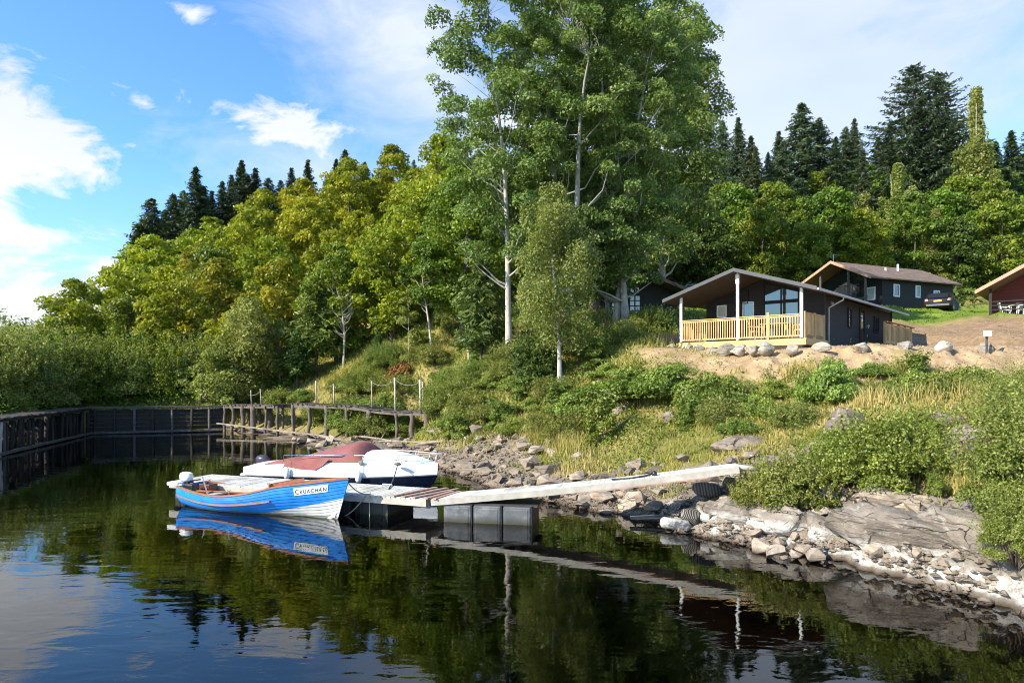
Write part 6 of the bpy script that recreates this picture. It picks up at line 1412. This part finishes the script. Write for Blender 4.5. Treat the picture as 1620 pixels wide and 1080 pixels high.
# bow rail
mb = MB(); pts = []
for k in range(25):
    a = -1 + 2 * k / 24; t = 1.03 - .40 * abs(a) ** 1.4; s = -1 if a < 0 else 1; pts.append(Vector((CL * min(t, 1.03), s * (chb(min(t, .995)) * .92 + .02) * min(1, abs(a) * 3 + .0), 1.17 - .05 * abs(a))))
mb.tube(pts, .016, 6)
for k in (1, 5, 8, 10, 14, 16, 19, 23): p = pts[k]; mb.tube([p, Vector((p.x - .12, p.y * .94, cdeck(min(p.x / CL, .97)) + .02))], .012, 6)
mb.build('bow_rail', M['rail'], cr, smooth=True)
mb = MB(); mb.prism([(CL * .70, -.62, .98), (CL * .82, -.46, .95), (CL * .80, -.30, 1.05), (CL * .70, -.42, 1.10)], (0, -.3, .9), .02); mb.build('deck_hatch', simple('hatch_grey', (.22, .23, .22), .3, .1, 4), cr)
mb = MB(); mb.box((CL * .665, -.93, .90), (.14, .05, .13)); mb.build('vent', simple('vent_brown', (.20, .17, .14), .5, .1, 4), cr)
mb = MB(); mb.sphere((CL * .845, -.72, .88), .09, 10, sc=(1.5, .6, .5)); mb.build('cleat_cap', simple('cap_brown', (.08, .06, .05), .5, .1, 4), cr, smooth=True)
# fenders hang over the near side
for i, (t, lab) in enumerate(((.275, 'white fender hanging beside the maroon canopy of the cruiser'), (.665, 'white fender hanging amidships on the cruiser above the pontoon'))):
    loc = Matrix.Translation(cr.location) @ Matrix.Rotation(rzC, 4, 'Z') @ Vector((CL * t, -(chb(t) + .11), .50)); f = thing('fender', loc, lab, 'fender', 'white fenders on the cruiser')
    mb = MB(); mb.tube([(0, 0, -.20), (0, 0, -.19), (0, 0, -.13), (0, 0, .08), (0, 0, .14), (0, 0, .18)], [.02, .06, .095, .095, .06, .025], 14); mb.build('body', M['white'], f, smooth=True)
    mb = MB(); mb.tube([(0, 0, .17), (0, .06, .45)], .008, 5); mb.build('line', M['rope'], f)
# outboard on the cruiser stern
mb = MB(); secs = []
for z, a, b in ((.50, .20, .15), (.60, .26, .18), (.72, .27, .18), (.80, .20, .13), (.83, .10, .06)): secs.append([Vector((-.42 + math.cos(q) * a, .35 + math.sin(q) * b, z)) for q in [k * math.pi / 8 for k in range(16)]])
mb.loft(secs, close=True, capends=True); mb.build('outboard_cowl', simple('cowl_plum', (.05, .04, .06), .3, .1, 4), cr, smooth=True, autosm=50)
mb = MB(); mb.box((-.44, .35, .2), (.16, .1, .7)); mb.build('outboard_leg', M['black'], cr)
# ---- mooring ropes (things of their own)
def wr(root, rz, u, v, z): return Matrix.Translation(root.location) @ Matrix.Rotation(rz, 4, 'Z') @ Vector((u, v, z))
def mooring(a, b, label, sag=.1, mat=None, rad=.014):
    a = Vector(a); b = Vector(b); m_ = (a + b) / 2; o = rope(None, [a - m_, b - m_], rad, sag, 'mooring_rope', mat); o.location = m_; tag(o, label, 'rope', 'mooring ropes')
pz = lambda u, v: wr(pt, math.atan2(dP.y, dP.x), u, v, .53)
mooring(wr(cr, rzC, CL * .845, -.72, .88), pz(2.55, .2), 'dark rope from the cruiser foredeck down to the pontoon', .03, M['black'], .016)
mooring(wr(bt, rzB, BL * 1.06, -.0, .95), pz(2.5, -.6), 'pale bow rope from the blue boat to the pontoon edge', .12)
mooring(pz(2.6, -.84), pz(2.75, -.84) + Vector((-.1, -.1, -.55)), 'pale rope end dangling from the pontoon edge into the water', -.2)
mooring(pz(2.5, -.84), pz(2.0, -.84) + Vector((-.1, -.2, -.55)), 'slanting pale rope end trailing into the water off the pontoon', .1)
mooring(wr(bt, rzB, .1, .55, .62), pz(-3.2, -.5), 'dark stern rope from the blue boat across the pontoon', .04, M['black'], .012)
